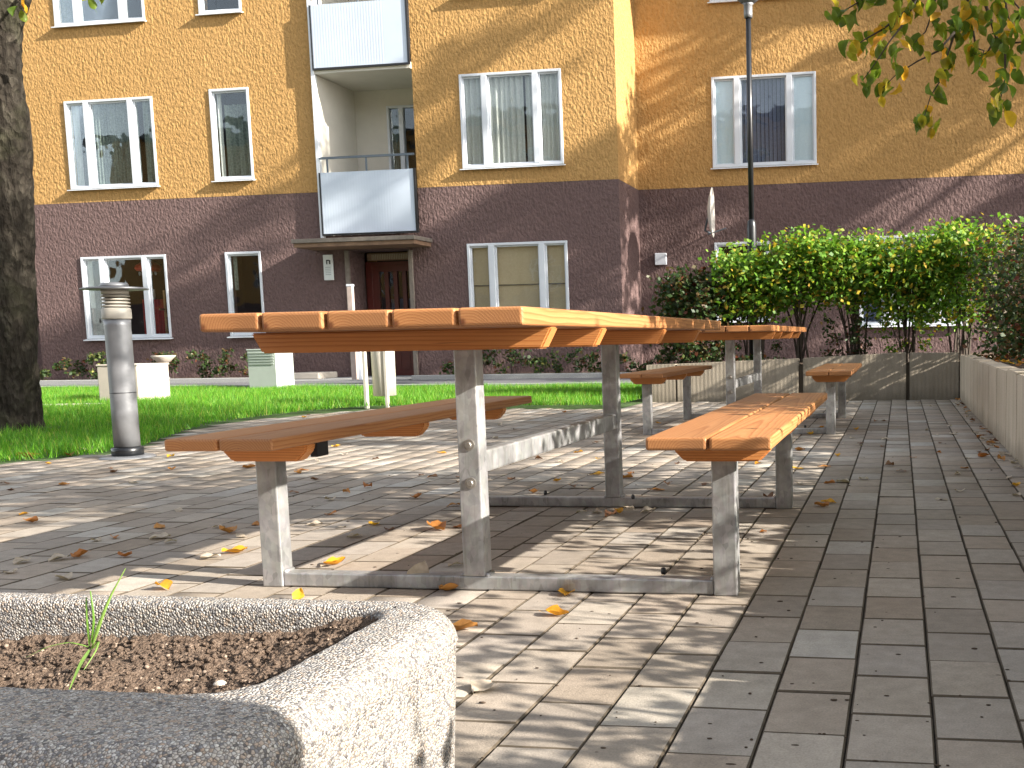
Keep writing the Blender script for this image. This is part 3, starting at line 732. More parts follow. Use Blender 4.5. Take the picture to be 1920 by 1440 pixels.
# loggia
LX0, LX1 = LOG; YB = 20.85
for (zf, zc) in ((2.74, 5.74), (5.86, 8.86)):
    bm = bmesh.new()
    add_quad(bm, [(LX0, YF+.004, zf), (LX0, YB, zf), (LX0, YB, zc), (LX0, YF+.004, zc)])
    add_quad(bm, [(LX1, YB, zf), (LX1, YF+.004, zf), (LX1, YF+.004, zc), (LX1, YB, zc)])
    dx0, dx1, dz1 = -10.22, -9.10, 5.42 if zf < 4 else 8.5
    dz0 = zf+.05
    add_quad(bm, [(LX0, YB, zf), (dx0, YB, zf), (dx0, YB, zc), (LX0, YB, zc)])
    add_quad(bm, [(dx0, YB, dz1), (LX1, YB, dz1), (LX1, YB, zc), (dx0, YB, zc)])
    add_quad(bm, [(dx1, YB, zf), (LX1, YB, zf), (LX1, YB, dz1), (dx1, YB, dz1)])
    hpart('loggia_wall', bm, M_LOGGIA)
    bm = bmesh.new(); frame_bars(bm, dx0, dx1, dz0, dz1, YB-.02, YB+.08, .05); add_box(bm, dx0+.26, dx0+.35, YB-.022, YB+.08, dz0+.05, dz1-.05)
    bd = hpart('balcony_door', bm, M_WFRAME)
    bm = bmesh.new(); add_box(bm, dx0+.04, dx0+.27, YB+.03, YB+.036, dz0+.04, dz1-.04); add_box(bm, dx0+.34, dx1-.04, YB+.03, YB+.036, dz0+.04, dz1-.04); hpart('pane', bm, M_GLASS, bd)
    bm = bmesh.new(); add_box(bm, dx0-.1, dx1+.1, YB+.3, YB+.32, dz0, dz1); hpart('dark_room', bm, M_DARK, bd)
    wavy('curtain', dx0+.02, dx0+.28, dz0, dz1, YB+.14, M_CURT_L, bd)
for z in (2.66, 5.74, 8.86):
    bm = bmesh.new(); add_box(bm, LX0+.002, LX1-.002, YF-.06 if z > 3 else YF+.01, YB+.02, z, z+.12 if z > 3 else z+.08)
    hpart('balcony_slab', bm, M_LOGGIA)
bm = bmesh.new(); add_box(bm, LX0-.055, LX0+.01, YF-.075, YF+.012, 2.70, 9.2, .003, 1); hpart('white_edge_trim', bm, M_WHITEMETAL)
for zb in (2.77, 5.83):
    zt = zb+1.14
    n = 120; xs = np.linspace(LX0+.03, LX1-.02, n*2)
    yy = YF-.10+0.0006*np.sign(np.sin(xs*2*math.pi/0.055))*np.clip((-9.42-xs)*40, 0, 1)
    v = np.concatenate([np.stack([xs, yy, np.full(len(xs), zb)], 1), np.stack([xs, yy, np.full(len(xs), zt)], 1)]) - np.array(HB)
    a = np.arange(len(xs)-1); f = np.stack([a, a+1, a+len(xs)+1, a+len(xs)], 1)
    bf = bmesh.new()
    add_box(bf, LX0+.005, LX1+.02, YF-.115, YF-.075, zb-.035, zb-.002); add_box(bf, LX1-.018, LX1+.02, YF-.116, YF-.076, zb-.001, zt+.01)
    add_box(bf, LX0+.005, LX0+.028, YF-.116, YF-.076, zb-.001, zt)
    bal = hpart('balcony', bf, M_BLACK)
    npmesh('front_sheet', v, f, M_BALC, bal)
    bm = bmesh.new(); add_box(bm, LX0+.02, LX1, YF-.095, YF-.06, zt+.25, zt+.29); hpart('handrail', bm, M_RAIL, bal)
    for q in (0.09, 0.5, 0.93):
        xx = LX0+(LX1-LX0)*q; bm = bmesh.new(); add_box(bm, xx-.014, xx+.014, YF-.09, YF-.065, zt-.06, zt+.249); hpart('rail_post', bm, M_RAIL, bal)

# entrance
bm = bmesh.new(); add_quad(bm, [(-10.42, YF+.28, -.05), (-10.42, 20.0, -.05), (-10.42, 20.0, 2.45), (-10.42, YF+.28, 2.45)]); add_quad(bm, [(-9.22, 20.0, -.05), (-9.22, YF+.28, -.05), (-9.22, YF+.28, 2.45), (-9.22, 20.0, 2.45)])
add_quad(bm, [(-10.42, YF+.28, 2.45), (-10.42, 20.0, 2.45), (-9.22, 20.0, 2.45), (-9.22, YF+.28, 2.45)]); hpart('entrance_recess', bm, M_BRN)
bm = bmesh.new(); dX0, dX1, dY = -10.38, -9.26, 19.96
frame_bars(bm, dX0, dX1, 0.03, 2.20, dY-.03, dY+.05, .13)
for q in range(1, 4):
    xx = dX0+.25+q*(dX1-dX0-.38)/4; add_box(bm, xx-.05, xx+.03, dY-.031, dY+.04, .16, 2.07)
add_box(bm, dX0+.13, dX0+.27, dY-.028, dY+.04, .16, 2.07)
add_box(bm, dX0+.27, dX1-.13, dY-.025, dY+.04, .16, .55); add_box(bm, dX0, dX1, dY-.02, dY+.05, 2.20, 2.26)
door = hpart('entrance_door', bm, M_DOOR)
bm = bmesh.new(); add_box(bm, dX0+.25, dX1-.12, dY+.0, dY+.008, .5, 2.1); hpart('pane', bm, M_GLASS, door)
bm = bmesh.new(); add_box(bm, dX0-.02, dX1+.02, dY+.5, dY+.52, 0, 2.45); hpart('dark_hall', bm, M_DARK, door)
bm = bmesh.new(); add_box(bm, dX0+.3, dX1-.1, dY+.30, dY+.32, .9, 1.55); hpart('hall_glass_panel', bm, M_CURT_D, door)
bm = bmesh.new(); add_tube(bm, [(dX0+.2, dY-.03, 1.0), (dX0+.2, dY-.09, 1.02), (dX0+.2, dY-.09, 1.30), (dX0+.2, dY-.03, 1.32)], .012); hpart('handle', bm, M_BRASS, door)
bm = bmesh.new(); add_box(bm, -10.30, -9.36, dY-.10, dY-.07, 2.28, 2.42); plate = hpart('name_plate', bm, M_CANOPY, door)
bm = bmesh.new()
xx = -10.20
while xx < -9.42:
    add_box(bm, xx, xx+.018, dY-.112, dY-.101, 2.30, 2.40); xx += .036
hpart('plate_letters', bm, M_BRASS, door)
bm = bmesh.new(); add_prism(bm, [(-10.5, -.03), (-10.42, -.03), (-10.42, 2.45), (-10.5, 2.45)], 'y', YF-.05, YF+.0); hpart('door_jamb', bm, M_CANTOP)
bm = bmesh.new(); add_box(bm, -9.20, -9.13, YF-.06, YF-.002, 0.0, 2.42); hpart('door_jamb', bm, M_CANTOP)
bm = bmesh.new(); add_box(bm, -11.15, -8.72, 18.62, YF-.002, 2.545, 2.62, .006, 1); cano = hpart('canopy', bm, M_CANTOP)
bm = bmesh.new(); add_box(bm, -11.12, -8.75, 18.66, YF-.01, 2.47, 2.543); hpart('canopy_soffit', bm, M_CANOPY, cano)
bm = bmesh.new(); add_box(bm, -10.94, -10.745, YF-.06, YF-.03, 1.90, 2.38, .004, 1); sg = hpart('notice_plate', bm, M_SIGN)
bm = bmesh.new()
add_box(bm, -10.875, -10.855, YF-.066, YF-.0605, 2.20, 2.285); add_box(bm, -10.855, -10.815, YF-.066, YF-.0605, 2.262, 2.285); add_box(bm, -10.815, -10.79, YF-.066, YF-.0605, 2.20, 2.277)
hpart('notice_symbol', bm, M_BLACK, sg)
bm = bmesh.new()
for q in range(5): add_box(bm, -10.90, -10.79, YF-.0645, YF-.0605, 2.14-q*.035, 2.147-q*.035)
hpart('notice_text', bm, M_RAIL, sg)
# white box on right wing, base vent, corner plinth
bm = bmesh.new(); add_box(bm, -4.76, -4.53, YR-.07, YR-.002, 2.10, 2.33, .008, 1); hpart('wall_box', bm, M_WFRAME)
# entrance posts and step
o = box('granite_step', -11.35, -10.75, 18.6, 19.3, 0.03, 0.15, M_CBOX, bevel=.02); tag(o, 'low pale stone block on the paving left of the entrance', 'stone block')
pst = empty('entrance_post', (-9.69, 18.0, 0.03)); tag(pst, 'pink-white slim post in front of the dark entrance door, taller one', 'post')
bm = bmesh.new(); add_box(bm, -.05, .05, -.04, .04, 0, 1.66, .008, 1); obj('post_body', bm, plain('weathered_pinkish_post', (0.40, 0.32, 0.28), .8, 0, .15, 9), pst)
bm = bmesh.new(); add_box(bm, -.055, .055, -.045, .045, 1.661, 1.70, .004, 1); obj('post_cap', bm, M_WFRAME, pst)
pst = empty('entrance_post', (-9.52, 17.9, 0.03)); tag(pst, 'short bright white post beside the taller post at the entrance', 'post')
bm = bmesh.new(); add_box(bm, -.035, .035, -.035, .035, 0, 1.22, .006, 1); obj('post_body', bm, M_WFRAME, pst)
bm = bmesh.new()
for q in range(6): add_box(bm, .036, .05, -.02, .02, .4+q*.14, .45+q*.14)
obj('hook_strip', bm, M_WFRAME, pst)

# satellite dish seen almost edge-on
d = empty('satellite_dish', (-3.55, 20.05, 2.98)); tag(d, 'pale satellite dish seen edge-on above the hedge beside the lamp post', 'satellite dish')
bm = bmesh.new(); add_lathe(bm, [(0.001, 0.0), (.15, .008), (.3, .035), (.43, .08), (.46, .09), (.455, .10), (.42, .088), (.3, .047), (.15, .02), (.001, .012)], n=32)
bmesh.ops.rotate(bm, cent=(0, 0, 0), matrix=Matrix.Rotation(R_(90), 3, 'Y') @ Matrix.Identity(3), verts=bm.verts)
bmesh.ops.rotate(bm, cent=(0, 0, 0), matrix=Matrix.Rotation(R_(5), 3, 'Z'), verts=bm.verts)
obj('reflector', bm, M_DISH, d, True)
bm = bmesh.new(); add_tube(bm, [(0, 0, -.1), (-.1, .25, -.3), (-.1, .84, -.3)], .02); add_tube(bm, [(0.0, 0, -.4), (.35, -.05, -.3)], .012); obj('mount', bm, M_RAIL, d)

# ================================================================== STREET FURNITURE
# ---- picnic tables
XM, YC = -1.07, 3.37       # centre of the near table
def make_table():
    t = empty('picnic_table', (XM, YC, 0))
    L = lambda x, y, z: (x-XM, y-YC, z)
    def B(name, x0, x1, y0, y1, z0, z1, mat, bev=.004, seg=2, par=t):
        bm = bmesh.new(); add_box(bm, x0-XM, x1-XM, y0-YC, y1-YC, z0, z1, bev, seg); return obj(name, bm, mat, par)
    def wood(name, x0, x1, y0, y1, z0, z1, mat, bev=.006):
        cx, cy, cz = (x0+x1)/2, (y0+y1)/2, (z0+z1)/2
        bm = bmesh.new(); add_box(bm, x0-cx, x1-cx, y0-cy, y1-cy, z0-cz, z1-cz, bev, 3)
        o = obj(name, bm, mat, t); o.location = (cx-XM, cy-YC, cz)
        for p in o.data.polygons: p.use_smooth = False
        return o
    # table top: five planks
    for i in range(5):
        x0 = -1.505+i*0.1488
        wood('tabletop_plank', x0, x0+0.1425, 2.13+rng.uniform(-.003, .003), 4.61+rng.uniform(-.003, .003), .692, .7315, M_WY, .007)
    # battens under the top
    for yb in (2.315, 2.735, 3.48, 4.09):
        cx, cy, cz = -1.136, yb+.024, .667
        bm = bmesh.new()
        add_prism(bm, [(-.368, .0235), (.368, .0235), (.342, -.0245), (-.342, -.0245)], 'y', -.024, .024)
        bmesh.ops.bevel(bm, geom=list(bm.edges), offset=.004, segments=2, affect='EDGES')
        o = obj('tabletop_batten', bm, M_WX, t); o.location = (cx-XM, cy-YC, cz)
    # benches
    for (bx0, bcx) in ((-1.832, -1.70), (-0.588, -0.44)):
        for i in range(2):
            x0 = bx0+i*0.1515
            wood('seat_plank', x0, x0+0.1455, 2.42+rng.uniform(-.003, .003), 4.33, .400, .431, M_WY, .007)
        for yb in (2.615, 3.33, 4.045):
            cx = bx0+.1485
            bm = bmesh.new()
            add_prism(bm, [(-.125, .024), (.125, .024), (.122, .004), (.095, -.0235), (-.095, -.0235), (-.122, .004)], 'y', -.024, .024)
            bmesh.ops.bevel(bm, geom=list(bm.edges), offset=.004, segments=2, affect='EDGES')
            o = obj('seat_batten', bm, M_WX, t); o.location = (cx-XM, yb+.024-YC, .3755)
    # steel frames
    for yf in (2.65, 4.05):
        B('bench_leg', -1.735, -1.675, yf, yf+.055, 0, .352, M_GALV); B('bench_leg', -.474, -.412, yf, yf+.055, 0, .352, M_GALV)
        B('table_leg', -1.150, -1.090, yf, yf+.055, .0405, .6425, M_GALV)
        B('base_bar', -1.6745, -.4745, yf+.004, yf+.051, .002, .040, M_GALV)
        # welds
        for xx in (-1.672, -.477, -1.153, -1.087):
            bm = bmesh.new(); add_tube(bm, [L(xx, yf+.006, .042), L(xx, yf+.05, .042)], .006, 8); obj('weld', bm, M_GALV, t, True)
        # flanges bolting the legs to the battens
        B('mount_plate', -1.20, -1.04, yf+.01, yf+.045, .6428, .6435, M_GALV, 0)
        s = -1 if yf < 3 else 1
        yb = yf-.004 if s < 0 else yf+.059
        for zz in (.392, .291):
            bm = bmesh.new()
            add_lathe(bm, [(.0001, 0), (.015, 0), (.015, .003), (.0085, .0035), (.0085, .008), (.0072, .0095), (.0001, .0095)], n=6 if False else 16)
            bmesh.ops.rotate(bm, cent=(0, 0, 0), matrix=Matrix.Rotation(R_(90*(1 if s < 0 else -1)), 3, 'X'), verts=bm.verts)
            bmesh.ops.translate(bm, vec=L(-1.117, yf if s < 0 else yf+.055, zz), verts=bm.verts)
            obj('bolt', bm, M_BOLT, t, False)
    B('stretcher', -1.132, -1.094, 2.706, 4.049, .312, .372, M_GALV, .006)
    # black plastic tube caps hanging under the seats
    for xx in (-1.612, -.36):
        B('tube_cap', xx-.011, xx+.011, 2.74, 2.80, .350, .392, M_BLACK, .002); 
    for (xx, yy) in ((-.62, 2.72), (-1.03, 4.02), (-1.42, 4.12)):
        bm = bmesh.new(); add_lathe(bm, [(.006, 0.04), (.008, .047), (.006, .056), (.002, .058)], xx-XM, yy-YC, 8); obj('stopper', bm, M_BLACK, t)
    return t
t1 = make_table(); tag(t1, 'near picnic table with orange wooden planks on galvanised legs, beside the planter', 'picnic table', 'picnic tables on the paving')
t2 = t1.copy(); COL.objects.link(t2); t2.location = (XM-.02, YC+4.53, 0)
t2['label'] = 'farther picnic table standing in front of the low retaining wall'
for c in children(t1):
    k = c.copy(); COL.objects.link(k); k.parent = t2

# ---- bollard light
b = empty('bollard_light', (-4.65, 5.82, 0)); tag(b, 'grey bollard light with a flat disc cap at the lawn edge', 'bollard light')
def lathe(name, prof, mat, par, n=28, sm=True, cx=0, cy=0, sx=1, sy=1):
    bm = bmesh.new(); add_lathe(bm, prof, cx, cy, n, sx, sy)
    o = obj(name, bm, mat, par)
    if sm:
        for p in o.data.polygons: p.use_smooth = len(p.vertices) == 4
        mod = None
    return o
lathe('base_flange', [(.155, 0), (.155, .006), (.14, .014), (.09, .016)], M_GREYPOLE, b)
lathe('base_collar', [(.088, .016), (.09, .06), (.078, .068)], M_BLACK, b)
lathe('pole', [(.072, .07), (.072, .30), (.0722, .80), (.074, .835)], M_GREYPOLE, b)
lathe('pole_joint', [(.0735, .395), (.0735, .399)], M_BLACK, b)
lathe('head_collar', [(.078, .838), (.080, .845), (.080, .895), (.074, .905)], M_BOLHEAD, b)
for q in range(4):
    z = .908+q*.02; lathe('louvre', [(.062, z), (.078, z+.004), (.078, z+.010), (.060, z+.016)], M_BOLHEAD, b)
lathe('lamp_core', [(.055, .905), (.055, .99)], M_DARK, b, 20)
lathe('head_top', [(.074, .985), (.074, 1.012)], M_BOLHEAD, b)
lathe('disc_cap', [(.08, 1.0125), (.182, 1.014), (.184, 1.018), (.16, 1.026), (.06, 1.03)], M_GREYPOLE, b, 36)
lathe('top_knob', [(.075, 1.031), (.078, 1.038), (.07, 1.052), (.02, 1.058)], M_GREYPOLE, b)
# ---- litter bin
b = empty('litter_bin', (-5.31, 10.4, 0)); tag(b, 'cream round litter bin on two slim legs at the lawn edge', 'litter bin')
lathe('bin_body', [(.10, .125), (.115, .13), (.118, .60), (.122, .66), (.118, .67)], M_CREAM, b, 28, True, .03, 0)
lathe('bin_rim', [(.126, .655), (.128, .69), (.10, .70)], M_CREAM, b, 28, True, .03, 0)
for xx in (-.118, .105):
    bm = bmesh.new(); add_box(bm, xx-.018, xx+.018, -.135 if xx < 0 else -.12, -.085, 0.0, .655, .006, 2); obj('leg', bm, M_CREAM, b)
# ---- beige block, cabinet
b = empty('concrete_block', (-9.08, 11.57, 0)); tag(b, 'beige square concrete block standing on the lawn behind the bollard', 'concrete block')
bm = bmesh.new(); add_box(bm, -.265, .265, -.275, .275, -.02, .46, .012, 2); obj('block_body', bm, M_CBOX, b)
bm = bmesh.new(); add_box(bm, -.272, .272, -.282, .282, .4605, .482, .006, 2); obj('block_lid', bm, M_CBOX, b)
b = empty('utility_cabinet', (-9.08, 14.43, 0)); tag(b, 'grey-green metal utility cabinet with louvred front at the far lawn edge', 'utility cabinet')
bm = bmesh.new(); add_box(bm, -.22, .22, -.23, .23, 0, .60, .006, 1); obj('cabinet_body', bm, M_CAB, b)
bm = bmesh.new(); add_box(bm, -.228, .228, -.238, .238, .601, .622, .004, 1); obj('cabinet_lid', bm, M_CAB, b)
for q in range(5):
    bm = bmesh.new(); add_box(bm, -.19, .19, -.242, -.231, .40+q*.04, .412+q*.04); obj('louvre', bm, M_CAB, b)
# ---- lamp post
lp = empty('street_lamp', (-1.70, 12.5, 0.33)); tag(lp, 'thin black lamp post rising behind the hedge', 'street lamp')
lathe('lamp_base', [(.056, 0), (.056, 1.60), (.048, 1.66), (.033, 1.68)], M_BLACK, lp, 20)
lathe('lamp_pole', [(.032, 1.68), (.030, 3.92)], M_BLACK, lp, 16)
lathe('lamp_neck', [(.045, 3.921), (.050, 3.96), (.050, 4.06), (.066, 4.08)], M_GREYPOLE, lp, 16)
lathe('lamp_head', [(.07, 4.081), (.13, 4.13), (.17, 4.17), (.16, 4.24), (.12, 4.33), (.03, 4.36)], M_GREYPOLE, lp, 24)

# ================================================================== PLANTER
PX1, PY1, PZ = -0.555, 1.262, 0.33       # outer right, outer far, rim height
def planter():
    t = empty('concrete_planter', (-1.2, 0.98, 0)); tag(t, 'large pale exposed-aggregate concrete planter with bare soil in the foreground', 'planter')
    B = Vector(t.location)
    x0, x1, y0, y1 = -2.30, -0.538, 0.74, 1.300
    ix0, ix1, iy0, iy1 = -2.20, -0.628, 0.905, 1.228
    step = 0.010
    def rr(a0, a1, b0, b1, r, n):      # rounded-rect loop with n points
        pts = []; 
        def arc(cx, cy, s):
            for k in range(9):
                a = s+k*math.pi/16; pts.append((cx+r*math.cos(a), cy+r*math.sin(a)))
        arc(a1-r, b1-r, 0); arc(a0+r, b1-r, math.pi/2); arc(a0+r, b0+r, math.pi); arc(a1-r, b0+r, 1.5*math.pi)
        pts.append(pts[0]); P = np.array(pts); d = np.r_[0, np.cumsum(np.hypot(*np.diff(P, axis=0).T))]
        s = np.linspace(0, d[-1], n, endpoint=False)
        return np.stack([np.interp(s, d, P[:, 0]), np.interp(s, d, P[:, 1])], 1)
    n = 620
    prof = []   # (blend 0 outer..1 inner, z, outset)
    for z in np.linspace(0.0, PZ-.045, 20): prof.append((0, z, -0.02*(1-z/PZ)))
    for k in range(1, 10):
        a = k*math.pi/20; prof.append((-2, PZ-.045+.045*math.sin(a), .045*(1-math.cos(a))))
    prof.append((-3, PZ, 0)); 
    for k in range(1, 6):
        a = k*math.pi/12; prof.append((-4, PZ-.012*(1-math.cos(a)), .012*math.sin(a)))
    for z in np.linspace(PZ-.02, 0.12, 18): prof.append((1, z, 0))
    O = lambda ins: rr(x0+ins, x1-ins, y0+ins, y1-ins, max(.03, .105-ins), n)
    I = lambda ins: rr(ix0-ins, ix1+ins, iy0-ins, iy1+ins, max(.02, .05+ins), n)
    # align loops by angle from start: both start on the right side
    rings = []
    for kind, z, e in prof:
        if kind == 0: L = O(-0.0+max(0, e) if e > 0 else 0); L = O(abs(e)) if e < 0 else O(0)
        elif kind == -2: L = O(e)
        elif kind == -3:
            A = O(.045); Bq = I(.012)
            for q in np.linspace(.12, .88, 7): rings.append(np.c_[A*(1-q)+Bq*q, np.full(n, z)])
            continue
        elif kind == -4: L = I(.012-e)
        else: L = I(0)
        rings.append(np.c_[L, np.full(n, z)])
    V = np.concatenate(rings); m = len(rings)
    # knobbly surface
    from mathutils import noise as mn
    for i in range(len(V)):
        p = Vector(V[i]); d_ = mn.noise(p*190)*0.0013+mn.noise(p*60)*0.0008
        c_ = Vector((max(ix0, min(ix1, p.x)), max(iy0, min(iy1, p.y)), PZ-.03))
        V[i] += np.array((p-c_).normalized())*d_ if p.z > .2 else 0
    a = np.arange(n); F = []
    for r in range(m-1):
        F.append(np.stack([r*n+a, r*n+(a+1) % n, (r+1)*n+(a+1) % n, (r+1)*n+a], 1))
    V = V-np.array(B)
    o = npmesh('planter_shell', V, np.concatenate(F), M_AGG, t, True)
    return t, (ix0, ix1, iy0, iy1)
plt_, (ix0, ix1, iy0, iy1) = planter()
# soil in planter
from mathutils import noise as mn
nx, ny = 420, 110
X, Y = np.meshgrid(np.linspace(ix0-.004, ix1+.004, nx), np.linspace(iy0-.004, iy1+.004, ny), indexing='ij')
Z = np.zeros_like(X)
for i in range(nx):
    for j in range(ny):
        p = Vector((X[i, j], Y[i, j], 0))
        e = min(X[i, j]-ix0, ix1-X[i, j], Y[i, j]-iy0, iy1-Y[i, j])
        side = 0.050*math.exp(-max(0, (ix1-X[i, j]))/.12)+0.018*math.exp(-max(0, iy1-Y[i, j])/.03)
        Z[i, j] = 0.262+side+0.011*mn.noise(p*9)+0.006*mn.noise(p*28)+0.007*abs(mn.noise(p*90))+0.005*mn.noise(p*190)
v = np.stack([X, Y, Z], -1).reshape(-1, 3)-np.array(plt_.location)
i, j = np.meshgrid(np.arange(nx-1), np.arange(ny-1), indexing='ij'); a = (i*ny+j).ravel()
o = npmesh('soil', v, np.stack([a, a+ny, a+ny+1, a+1], 1), M_SOIL, plt_, True); tag(o, kind='stuff')
# clods and small pebbles on the soil
ico = bmesh.new(); bmesh.ops.create_icosphere(ico, subdivisions=1, radius=1); IV = np.array([v.co for v in ico.verts]); IF = np.array([[v.index for v in f.verts] for f in ico.faces]); ico.free()
def clods(name, nC, smin, smax, mat):
    Vs, Fs = [], []
    for q in range(nC):
        x = rng.uniform(max(ix0, -1.5)+.01, ix1-.01); y = rng.uniform(iy0+.01, iy1-.01)
        ii = int((x-ix0)/(ix1-ix0)*(nx-1)); jj = int((y-iy0)/(iy1-iy0)*(ny-1))
        s = smin+(smax-smin)*rng.random()**2.2*(1.9 if rng.random() < .12 else 1)
        V_ = IV*s*(0.75+0.5*nrng.random((len(IV), 1)))*np.array([1, 1, .75]); V_ = V_+np.array([x, y, Z[ii, jj]+s*.3])
        Vs.append(V_-np.array(plt_.location)); Fs.append(IF+len(IV)*q)
    o = npmesh(name, np.concatenate(Vs), np.concatenate(Fs), mat, plt_); tag(o, kind='stuff'); return o
clods('soil_clods', 5200, .0014, .0046, M_SOIL)
clods('soil_crumbs', 420, .0015, .0035, plain('pale_soil_crumb', (0.24, 0.18, 0.135), .9, 0, .4, 50))
# pebble in the corner
pb = bmesh.new(); bmesh.ops.create_icosphere(pb, subdivisions=2, radius=.008); bmesh.ops.scale(pb, vec=(1, .8, .7), verts=pb.verts)
pq = atG(402, 1290, .285); pb_o = obj('pebble', pb, M_CBOX, smooth=True); pb_o.location = (pq.x, pq.y+.01, .285); tag(pb_o, 'pale round pebble lying on the soil in the near corner of the planter', 'pebble')
# grass weed in the planter
wd = empty('grass_weed', (0, 0, 0)); 
wroot = atY(168, 1225, 1.15); wd.location = wroot; tag(wd, 'green grass weed with long blades growing in the planter', 'grass weed')
def blade(pxs, w, Yr):
    pts = [atY(x, y, wroot.y+dy) for (x, y, dy) in pxs]
    bm = bmesh.new(); prev = None; n = len(pts)
    # resample
    P = []
    for k in range(n-1):
        for s in range(5): P.append(pts[k].lerp(pts[k+1], s/5))
    P.append(pts[-1])
    for k in range(2):
        P = [P[0]]+[(P[i-1]+P[i]*2+P[i+1])/4 for i in range(1, len(P)-1)]+[P[-1]]
    for i, p in enumerate(P):
        q = i/(len(P)-1); ww = w*(1-q**2.5)*(0.5+min(1, q*4)*.5)+.0002
        L = [bm.verts.new(p-wd.location+Vector((-ww, 0, 0))), bm.verts.new(p-wd.location+Vector((0, -.0016, -.0005))), bm.verts.new(p-wd.location+Vector((ww, .0004, 0)))]
        if prev:
            bm.faces.new([prev[0], prev[1], L[1], L[0]]); bm.faces.new([prev[1], prev[2], L[2], L[1]])
        prev = L
    obj('blade', bm, M_WEED, wd, True)
blade([(172, 1215, 0), (190, 1160, 0), (208, 1115, .005), (236, 1065, .01)], .0022, 0)
blade([(170, 1215, 0), (150, 1245, -.04), (128, 1298, -.10)], .0024, 0)
blade([(168, 1210, 0), (163, 1165, .0), (162, 1120, .01)], .0016, 0)
blade([(172, 1205, 0), (176, 1160, .0), (170, 1108, .01)], .0016, 0)
blade([(175, 1205, 0), (182, 1175, .01), (196, 1140, .02)], .0013, 0)
blade([(166, 1212, 0), (130, 1203, -.005), (90, 1212, -.01), (50, 1232, -.015)], .0013, 0)
blade([(174, 1216, 0), (186, 1200, 0), (180, 1220, -.01), (158, 1255, -.03)], .0013, 0)

# ================================================================== FALLEN LEAVES
def leaf_mesh(name, L, W, curl, cup, mat, seed, nL=9, lobed=False, jag=0.10):
    r = random.Random(seed); V = []; F = []
    for i in range(nL):
        t = i/(nL-1); hw = W*math.sin(math.pi*min(1, t*1.02)**0.8)**0.75 if 0 < t < 1 else 0
        if 0 < i < nL-1: hw *= 1+r.uniform(-jag, jag)
        for j in (-2, -1, 0, 1, 2):
            s = j/2; x = s*hw; y = (t-.5)*L
            z = cup*abs(s)**1.5*hw*2.2+curl*((t-.5)**2)*L*1.6+r.uniform(-.0012, .0012)*(W/.02)+0.004*math.sin(t*9+j+seed)*(W/.025)*abs(s)
            V.append((x, y, z))
    for i in range(nL-1):
        for j in range(4): a = i*5+j; F.append((a, a+1, a+6, a+5))
    # stalk
    n0 = len(V); V += [(-.0008, -.5*L, .0), (.0008, -.5*L, 0), (.0006, -.5*L-.3*L, .006), (-.0006, -.5*L-.3*L, .006)]; F.append((n0, n0+1, n0+2, n0+3))
    z0 = min(v[2] for v in V); V = [(v[0], v[1], v[2]-z0+.0008) for v in V]
    me = bpy.data.meshes.new(name); me.from_pydata(V, [], F); me.materials.append(mat)
    me.polygons.foreach_set('use_smooth', [True]*len(me.polygons)); return me
LM = {}
for key, mat in (('y', M_LF_Y), ('o', M_LF_O), ('b', M_LF_B), ('p', M_LF_P)):
    LM[key] = [leaf_mesh('fallen_leaf_mesh', rng.uniform(.055, .08), rng.uniform(.017, .027), rng.uniform(-.25, .45), rng.uniform(-.1, .4), mat, s) for s in range(7)]
def fallen(px, py, key, label=None, sc=1.0, rot=None, z=0.0, grp=True):
    P = atG(px, py, z); me = rng.choice(LM[key])
    if label in LBS:
        zone = ('left of the near table' if P.x < -2.1 and P.y < 6 else 'beyond the near table' if P.x < -1.9 else 'under the near table' if P.x < -.4 and P.y < 4.1 and P.y > 2.6 else
                'between the two picnic tables' if P.x < -.35 and 4.1 <= P.y < 7.1 else 'around the farther table' if P.x < -.35 and P.y >= 7.1 else 'along the right wall, far half' if P.y > 7 else 'along the right wall, near half' if P.x >= -.35 else 'in front of the near table')
        label = label.replace('scattered on the grey paving', 'on the paving '+zone)
    o = inst(me, 'fallen_leaf', None, (P.x, P.y, z+.0012), (rng.uniform(-.12, .12), rng.uniform(-.12, .12), rng.uniform(0, 6.28) if rot is None else rot), (sc,)*3)
    return tag(o, label, 'leaf', 'fallen leaves on the courtyard')
LBS = {'small %s leaf scattered on the grey paving' % k for k in ('yellow', 'orange-brown', 'dark brown', 'pale dry')}
